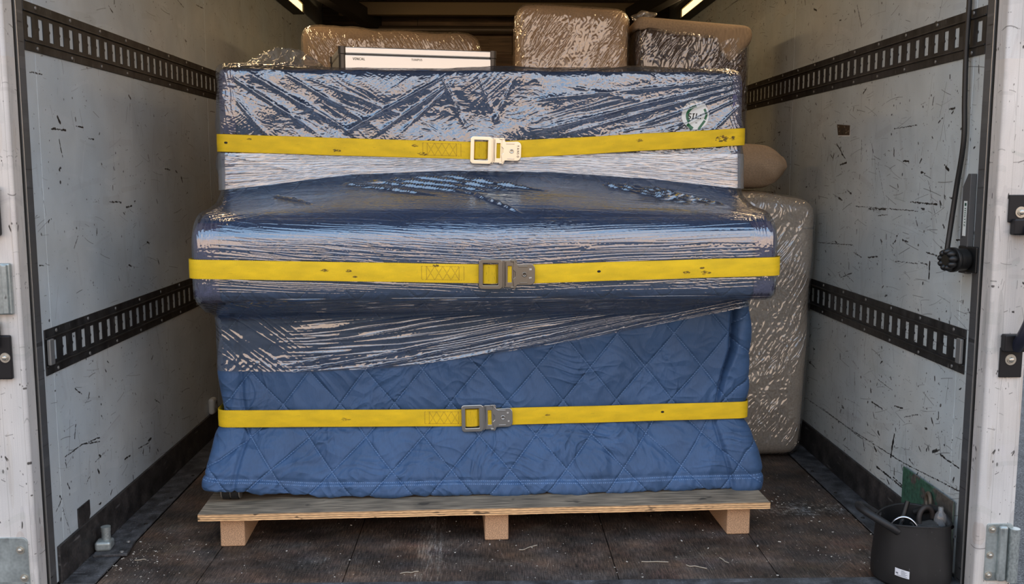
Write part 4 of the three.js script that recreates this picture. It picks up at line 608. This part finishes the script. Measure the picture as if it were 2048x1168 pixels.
// ------------------------------------------------------------------ cable, plug and bracket by the right post
const blackPlastic = std({ color: '#161616', roughness: 0.42 });
tag(part('power_cable', tube([[1.136, 1.95, -2.33], [1.136, 1.7, -2.325], [1.137, 1.404, -2.323], [1.135, 1.288, -2.321], [1.136, 1.171, -2.317], [1.137, 1.076, -2.312], [1.134, 0.957, -2.33], [1.128, 0.884, -2.332], [1.118, 0.812, -2.326]], 0.0062, 140, 12), blackPlastic), 'black cable hanging down the right wall into the plug', 'cable');
{
  const t = thing('cable_plug', 'black ribbed plug at the lower end of the hanging cable', 'plug', [1.146, 0.794, -2.262], 0.25);
  const ribs = [], pr = []; for (let i = 0; i <= 20; i++) pr.push(new THREE.Vector2(0.0265 + (i > 15 ? 0.003 : 0) - 0.004 * sstep(4, 0, i), -0.001 + i / 20 * 0.044));
  part('shell', new THREE.LatheGeometry([new THREE.Vector2(0, -0.001), ...pr, new THREE.Vector2(0, 0.043)], 36).rotateZ(Math.PI / 2).rotateX(0.2).translate(0, 0, 0).translate(-0.014, 0, 0), blackPlastic, t);
  for (let k = 0; k < 9; k++) { const a = k / 9 * Math.PI * 2; ribs.push(new THREE.SphereGeometry(0.0085, 12, 8).scale(1.5, 1, 1).translate(-0.066, Math.cos(a) * 0.019, Math.sin(a) * 0.019)); } ribs.push(cylX(0.02, 0.022, 24, -0.062, 0, 0));
  part('knurled_cap', merge(ribs), blackPlastic, t); part('flange', merge([box(0.008, 0.062, 0.062, 0.003, -0.008, 0, 0), cylX(0.022, 0.014, 24, -0.006, 0, 0)]), blackPlastic, t);
}
{
  const t = thing('plug_bracket', 'grey steel bracket with a white and green lettered sticker above the plug', 'bracket', [XR - 0.001, 0.76, -2.262], 0);
  const sh = new THREE.Shape(); sh.moveTo(0, 0); sh.lineTo(0, 0.235); sh.lineTo(0.012, 0.235); sh.lineTo(0.034, 0.205); sh.lineTo(0.034, 0); sh.lineTo(0, 0);
  part('plate', plateGeo(sh, 0.012, 0.001).rotateY(Math.PI / 2).translate(-0.014, 0, 0), std({ map: angleTex, roughness: 0.5, metalness: 0.35 }), t);
  const st = canvasTex(96, 512, (g) => { g.fillStyle = '#e6ebe6'; g.fillRect(0, 0, 96, 512); g.fillStyle = '#0f4a37'; g.fillRect(26, 28, 56, 44); g.save(); g.translate(30, 96); g.rotate(Math.PI / 2); g.font = 'bold 66px sans-serif'; g.scale(1.2, 1); g.fillText('IIIGTTZ', 0, 0); g.restore(); });
  const s = part('sticker', rawBox(0.0006, 0.083, 0.015), std({ map: st, roughness: 0.5 }), t, [-0.0158, 0.13, -0.016]); const uv = s.geometry.attributes.uv, p = s.geometry.attributes.position; for (let i = 0; i < p.count; i++) uv.setXY(i, (p.getZ(i) + 0.0075) / 0.015, (p.getY(i) + 0.0415) / 0.083);
}
// ------------------------------------------------------------------ fittings on the door posts
const PZ = -2.16, blackIron = std({ color: '#1c1b1d', roughness: 0.5, metalness: 0.3 }), boltMat = std({ color: '#c3beb2', roughness: 0.35, metalness: 0.8 }), navy = std({ color: '#20222f', roughness: 0.35 });
const zincTex = datTex(512, 512, (u, v, c) => { const k = 0.95 + 0.2 * fbm(u * 14, v * 14, 4) + 0.1 * noise(u * 160, v * 160), d = sstep(0.45, 0.55, noise(u * 46, v * 46)); c[0] = lerp(172, 50, d) * k; c[1] = lerp(180, 48, d) * k; c[2] = lerp(178, 46, d) * k; });
const galv = std({ map: zincTex, roughness: 0.38, metalness: 0.55 });
const bolt = (parent, x, y, z, r = 0.007) => part('bolt', merge([cylZ(r, r, 0.004, 6, x, y, z + 0.002), new THREE.SphereGeometry(r * 0.75, 12, 8).scale(1, 1, 0.6).translate(x, y, z + 0.004), cylZ(r * 1.5, r * 1.5, 0.0015, 24, x, y, z + 0.0005)]), boltMat, parent);
{
  const t = thing('grab_handle', 'dark grab handle bolted to the right door post', 'handle', [1.199, 0.74, PZ], 0);
  part('mount_plate', merge([box(0.055, 0.062, 0.006, 0.002, 0, 0.178, 0.003), box(0.05, 0.036, 0.022, 0.004, 0.004, 0.137, 0.011)]), blackIron, t); part('mount_plate', merge([box(0.052, 0.07, 0.006, 0.002, 0, -0.175, 0.003), box(0.05, 0.04, 0.022, 0.004, 0.0, -0.128, 0.011)]), blackIron, t);
  part('grip', tube([[0.012, 0.14, 0.016], [0.014, 0.1, 0.042], [0.018, 0.02, 0.05], [0.016, -0.06, 0.05], [0.006, -0.11, 0.036], [0.004, -0.14, 0.014]], 0.0135, 60, 14), navy, t);
  bolt(t, 0.0, 0.17, 0.006, 0.0085); bolt(t, -0.002, -0.168, 0.006, 0.0085);
}
tag(part('door_rod', box(0.03, 0.5, 0.03, 0.006, 1.216, 1.545, PZ + 0.0155), blackIron), 'black door rod at the upper right corner of the opening', 'rod');
{
  const t = thing('door_latch', 'black and aluminium door latch on the left door post', 'latch', [-1.1, 0.6, PZ], 0);
  part('bracket', merge([box(0.06, 0.115, 0.012, 0.004, 0.01, 0.142, 0.006), box(0.012, 0.11, 0.02, 0.003, 0.03, 0.142, 0.01)]), galv, t);
  part('lever', merge([box(0.06, 0.1, 0.012, 0.004, 0.0, -0.012, 0.006), box(0.04, 0.06, 0.028, 0.008, -0.012, 0.04, 0.014)]), blackIron, t);
  part('bar', box(0.05, 0.11, 0.02, 0.006, 0.0, 0.315, 0.01), blackIron, t); bolt(t, 0.018, -0.012, 0.012, 0.0075);
}
{  // door hinge plates, bolted to the feet of the posts
  const t = thing('hinge_plate', 'galvanised hinge plate at the foot of the left door post', 'plate', [-1.105, 0.06, PZ], 0, 'galvanised hinge plates at the foot of the door posts');
  part('leaf', plateGeo(roundRect(new THREE.Shape(), -0.05, -0.13, 0.09, 0.235, 0.012), 0.003, 0.001), galv, t); bolt(t, 0.025, 0.077, 0.004, 0.0065); bolt(t, 0.03, 0.01, 0.004, 0.0065);
  const u = thing('hinge_plate', 'galvanised ribbed hinge plate at the foot of the right door post', 'plate', [1.205, 0.06, PZ], 0, 'galvanised hinge plates at the foot of the door posts');
  part('leaf', plateGeo(roundRect(new THREE.Shape(), -0.035, -0.02, 0.06, 0.138, 0.006), 0.003, 0.001), galv, u);
  part('knuckle', merge([box(0.02, 0.135, 0.014, 0.006, 0.0, 0.048, 0.008), cyl(0.012, 0.012, 0.13, 20, 0.026, 0.045, 0.010)]), galv, u); bolt(u, -0.024, 0.106, 0.004, 0.006); bolt(u, -0.026, 0.043, 0.004, 0.006); bolt(u, -0.027, -0.006, 0.004, 0.006);
}
// ------------------------------------------------------------------ small fittings on walls and floor
{
  const t = thing('wall_socket', 'small pale rounded socket low on the left wall beside the quilt', 'socket', [XL, 0.13, -3.566], 0); part('body', box(0.022, 0.06, 0.05, 0.01, 0.011, 0, 0), std({ color: '#b9b7b0', roughness: 0.4 }), t); part('recess', new THREE.TorusGeometry(0.014, 0.004, 10, 24).rotateY(Math.PI / 2).scale(1, 1.3, 1).translate(0.0222, 0, 0), std({ color: '#6d6b67', roughness: 0.5 }), t);
  const q = thing('wall_plate', 'black pitted steel plate low on the left wall near the post', 'plate', [XL, 0.123, -2.427], 0); const sh = new THREE.Shape(); sh.moveTo(-0.034, -0.026); sh.lineTo(0.024, -0.026); sh.lineTo(0.036, -0.012); sh.lineTo(0.036, 0.026); sh.lineTo(-0.034, 0.026); sh.lineTo(-0.034, -0.026); for (const [x, y] of [[-0.018, 0.01], [0.02, 0.008]]) { const h = new THREE.Path(); h.absarc(x, y, 0.0035, 0, 7); sh.holes.push(h); }
  part('sheet', plateGeo(sh, 0.002, 0.0006).rotateY(Math.PI / 2).translate(0.001, 0, 0), skirtMat, q);
  const a = thing('floor_anchor', 'grey steel lashing stud on a base plate at the left floor edge', 'anchor', [-1.0, 0.005, -2.478], 0.12);
  part('base_plate', box(0.085, 0.008, 0.095, 0.002, 0.005, 0.004, 0.0), grimeSteel, a); part('block', box(0.042, 0.026, 0.042, 0.008, -0.018, 0.02, 0.006), galv, a); part('stud', merge([cyl(0.0115, 0.0115, 0.026, 22, -0.014, 0.045, 0.002), cyl(0.0125, 0.0125, 0.012, 22, -0.014, 0.061, 0.002)]), galv, a); for (const z of [-0.035, 0.035]) part('bolt', new THREE.SphereGeometry(0.006, 10, 8).scale(1, 0.6, 1).translate(0.032, 0.008, z), rivetMat, a);
}
const greenTex = datTex(512, 256, (u, v, c) => { const m = sstep(-0.1, 0.2, fbm(u * 5 + 2, v * 4, 4) + (0.52 - u) * 0.8), k = 0.9 + 0.25 * fbm(u * 24, v * 14, 3), s = sstep(0.4, 0.5, noise(u * 70, v * 18)) * -40; c[0] = lerp(98, 66, m) * k + s; c[1] = lerp(92, 104, m) * k + s; c[2] = lerp(84, 84, m) * k + s; });
{
  const t = thing('corner_plate', 'scratched green painted plate low on the right wall behind the bucket', 'plate', [XR - 0.009, 0.1, -2.41], 0);
  const g = box(0.005, 0.19, 0.29, 0.0015, 0, 0.0, 0), p = g.attributes.position, uv = g.attributes.uv; for (let i = 0; i < p.count; i++) uv.setXY(i, (p.getZ(i) + 0.145) / 0.29, (p.getY(i) + 0.1) / 0.2); part('sheet', g, std({ map: greenTex, roughness: 0.5 }), t);
  part('lashing_ring', new THREE.TorusGeometry(0.022, 0.005, 12, 32).rotateY(1.35).translate(-0.009, 0.055, 0.03), std({ color: '#6e6152', roughness: 0.55, metalness: 0.5 }), t); part('ring_bracket', box(0.014, 0.02, 0.03, 0.004, -0.006, 0.03, 0.035), std({ color: '#6b4630', roughness: 0.7 }), t);
}
// ------------------------------------------------------------------ rubber bucket with odds and ends
{
  const bx = 1.043, bz = -2.268, t = thing('rubber_bucket', 'black rubber bucket of tools in the right front corner', 'bucket', [bx, 0.003, bz], 0);
  const prof = [[0.0, 0.0], [0.088, 0.0], [0.0935, 0.008], [0.093, 0.045], [0.0885, 0.105], [0.085, 0.146], [0.0875, 0.152], [0.086, 0.155], [0.082, 0.152], [0.083, 0.11], [0.088, 0.03], [0.084, 0.006], [0, 0.005]].map((p) => new THREE.Vector2(...p));
  const g = new THREE.LatheGeometry(prof, 96), p = g.attributes.position; for (let i = 0; i < p.count; i++) { const x = p.getX(i), y = p.getY(i), z = p.getZ(i), a = Math.atan2(z, x), k = 1 + 0.05 * (y / 0.155) * Math.cos(2 * a + 0.6) + 0.012 * noise(a * 2 + 9, y * 20); p.setX(i, x * k); p.setZ(i, z * k); p.setY(i, y + 0.006 * (y / 0.155) * Math.cos(2 * a + 2.6)); } g.computeVertexNormals();
  const rub = std({ map: datTex(512, 512, (u, v, c) => { const k = 1 + 0.3 * fbm(u * 12, v * 6, 4), s = sstep(0.47, 0.6, noise(u * 130, v * 60)) * 60; c[0] = 26 * k + s; c[1] = 25 * k + s; c[2] = 25 * k + s; }), roughness: 0.55 });
  part('body', g, rub, t);
  // two flap handles standing up from the rim
  for (const [ang, lean] of [[Math.PI, 0.05], [0.35, -0.012]]) { const pts = []; for (let i = 0; i <= 16; i++) { const q = (i / 16 - 0.5) * 1.5, up = Math.sin(i / 16 * Math.PI); pts.push([Math.cos(ang + q) * (0.084 + lean * up), 0.138 + (lean > 0 ? 0.042 : 0.026) * up, -Math.sin(ang + q) * (0.084 + lean * up)]); } part('handle', tube(pts, 0.0095, 50, 10), rub, t); }
  const lab = canvasTex(256, 128, (q) => { q.fillStyle = '#d9dade'; q.fillRect(0, 0, 256, 128); q.fillStyle = '#6b6e76'; q.fillRect(16, 66, 44, 26); for (let i = 0; i < 5; i++) q.fillRect(110, 20 + i * 17, 60 + (i * 37) % 60, 7); q.fillStyle = '#2a2c32'; q.fillRect(30, 108, 190, 6); });
  const curved = (w, h, a0, y0, m, tilt) => { const q = new THREE.PlaneGeometry(w, h, 12, 2), pp = q.attributes.position; for (let i = 0; i < pp.count; i++) { const x = pp.getX(i), y = pp.getY(i) + tilt * x, a = a0 + x / 0.096, rad = 0.0968; pp.setXYZ(i, Math.sin(a) * rad, y0 + y, Math.cos(a) * rad); } q.computeVertexNormals(); return part('label', q, m, t); };
  curved(0.033, 0.019, -0.62, 0.042, std({ map: lab, roughness: 0.4 }), -0.12);
  const red = canvasTex(64, 256, (q) => { q.fillStyle = '#e6e4e2'; q.fillRect(0, 0, 64, 256); q.fillStyle = '#b3202a'; for (let i = 0; i < 4; i++) { q.beginPath(); q.moveTo(0, 20 + i * 26); q.lineTo(64, 4 + i * 26); q.lineTo(64, 18 + i * 26); q.lineTo(0, 34 + i * 26); q.fill(); } });
  curved(0.012, 0.045, 1.1, 0.118, std({ map: red, roughness: 0.5 }), 0.2);
  const chrome = std({ color: '#c9ccd2', roughness: 0.22, metalness: 1 });
  const arc = []; for (let i = 0; i <= 24; i++) { const a = Math.PI * (i / 24); arc.push([bx - 0.035 - 0.033 * Math.cos(a), 0.115 + 0.052 * Math.sin(a), bz + 0.03 - 0.012 * Math.cos(a)]); }
  tag(part('steel_hoop', tube(arc, 0.0032, 60, 10), chrome), 'bent bright steel rod sticking out of the black bucket', 'rod');
  tag(part('tool_handle', merge([cyl(0.006, 0.008, 0.13, 14).rotateZ(-0.3).rotateX(-0.15).translate(bx - 0.022, 0.125, bz - 0.02)]), blackPlastic), 'black tool handle leaning in the black bucket', 'tool');
  tag(part('screwdriver_shaft', cyl(0.003, 0.003, 0.11, 10).rotateZ(-0.22).translate(bx - 0.042, 0.1, bz + 0.012), chrome), 'thin steel shaft standing in the black bucket under the bent rod', 'tool');
  const belt = []; for (let i = 0; i <= 30; i++) { const a = i / 30 * Math.PI * 1.6; belt.push([bx + 0.032 + 0.02 * Math.cos(a), 0.15 + 0.03 * Math.sin(a), bz - 0.01 + i * 0.0008]); }
  tag(part('coiled_belt', tube(belt, 0.0062, 60, 8).scale(1, 1, 1), std({ color: '#2d2724', roughness: 0.6 })), 'dark coiled strap looping over the back of the bucket', 'strap');
  tag(part('webbing_scrap', softBox(0.055, 0.006, 0.05, 0.003, 0.006, (q) => { q.y += 0.012 * Math.sin(q.x * 60) + 0.008 * noise(q.x * 40, q.z * 40); }).rotateZ(-0.35).translate(bx + 0.022, 0.142, bz + 0.02), std({ map: clothTex(58, 56, 54, 220), roughness: 0.8 })), 'crumpled dark cloth scrap lying across the bucket', 'cloth');
  tag(part('clear_bottle', new THREE.LatheGeometry([[0, 0], [0.014, 0], [0.015, 0.004], [0.015, 0.05], [0.012, 0.062], [0.006, 0.07], [0.006, 0.08], [0, 0.08]].map((q) => new THREE.Vector2(...q)), 28).translate(bx + 0.062, 0.105, bz + 0.012), phys({ color: '#ffffff', transmission: 0.9, thickness: 0, ior: 1.5, roughness: 0.08, side: THREE.DoubleSide })), 'small clear plastic bottle in the bucket beside the right post', 'bottle');
}
// ------------------------------------------------------------------ splinters and chips on the floor
{
  const m = std({ color: '#a99d8b', roughness: 0.9 }), r = rng(8);
  const list = [[0.391, -2.379, 0.459, -2.37, 'long pale splinter in front of the right part of the pallet'], [0.501, -2.352, 0.55, -2.33, 'torn pale wood shaving near the right front of the floor'], [0.598, -2.4, 0.614, -2.362, 'thin curved splinter below the right pallet bearer'], [-0.226, -2.318, -0.18, -2.33, 'pale splinter on the floor left of the centre front'], [-0.92, -2.42, -0.89, -2.42, 'short white splinter beside the floor anchor'], [0.078, -2.46, 0.125, -2.495, 'faint long splinter just right of the middle bearer']];
  for (const [x0, z0, x1, z1, label] of list) {
    const L = Math.hypot(x1 - x0, z1 - z0), pts = []; for (let i = 0; i <= 5; i++) pts.push([lerp(-L / 2, L / 2, i / 5), 0.0016 + 0.0012 * r(), (r() - 0.5) * 0.006]);
    const o = tag(part('wood_splinter', tube(pts, 0.0014, 16, 5), m), label, 'splinter', 'splinters on the truck floor'); o.position.set((x0 + x1) / 2, 0, (z0 + z1) / 2); o.rotation.y = -Math.atan2(z1 - z0, x1 - x0);
  }
  const g = new THREE.BoxGeometry(1, 0.45, 0.8), n = 620, im = new THREE.InstancedMesh(g, std({ color: '#cfc8bb', roughness: 0.9 }), n), M = new THREE.Matrix4(), q = new THREE.Quaternion(), e = new THREE.Euler();
  for (let i = 0; i < n; i++) { let x, z; const k = i % 4; if (k === 0) { x = -0.93 + (r() + r() - 1) * 0.13; z = -2.42 + (r() + r() - 1) * 0.16; } else if (k === 1) { x = 0.93 + (r() - 0.5) * 0.3; z = -2.35 - r() * 0.75; } else { x = -0.93 + r() * 1.95; z = -2.28 - r() * 0.5; } const s = 0.0008 + r() * r() * r() * 0.005; e.set((r() - 0.5) * 0.4, r() * 6, (r() - 0.5) * 0.4); q.setFromEuler(e); M.compose(new THREE.Vector3(x, s * 0.25, z), q, new THREE.Vector3(s * (1 + r()), s, s)); im.setMatrixAt(i, M); }
  im.name = 'floor_debris'; shadows(im); im.userData = { label: 'scattered pale crumbs and chips on the floor', category: 'debris', kind: 'stuff' }; scene.add(im);
}

renderer.render(scene, camera);
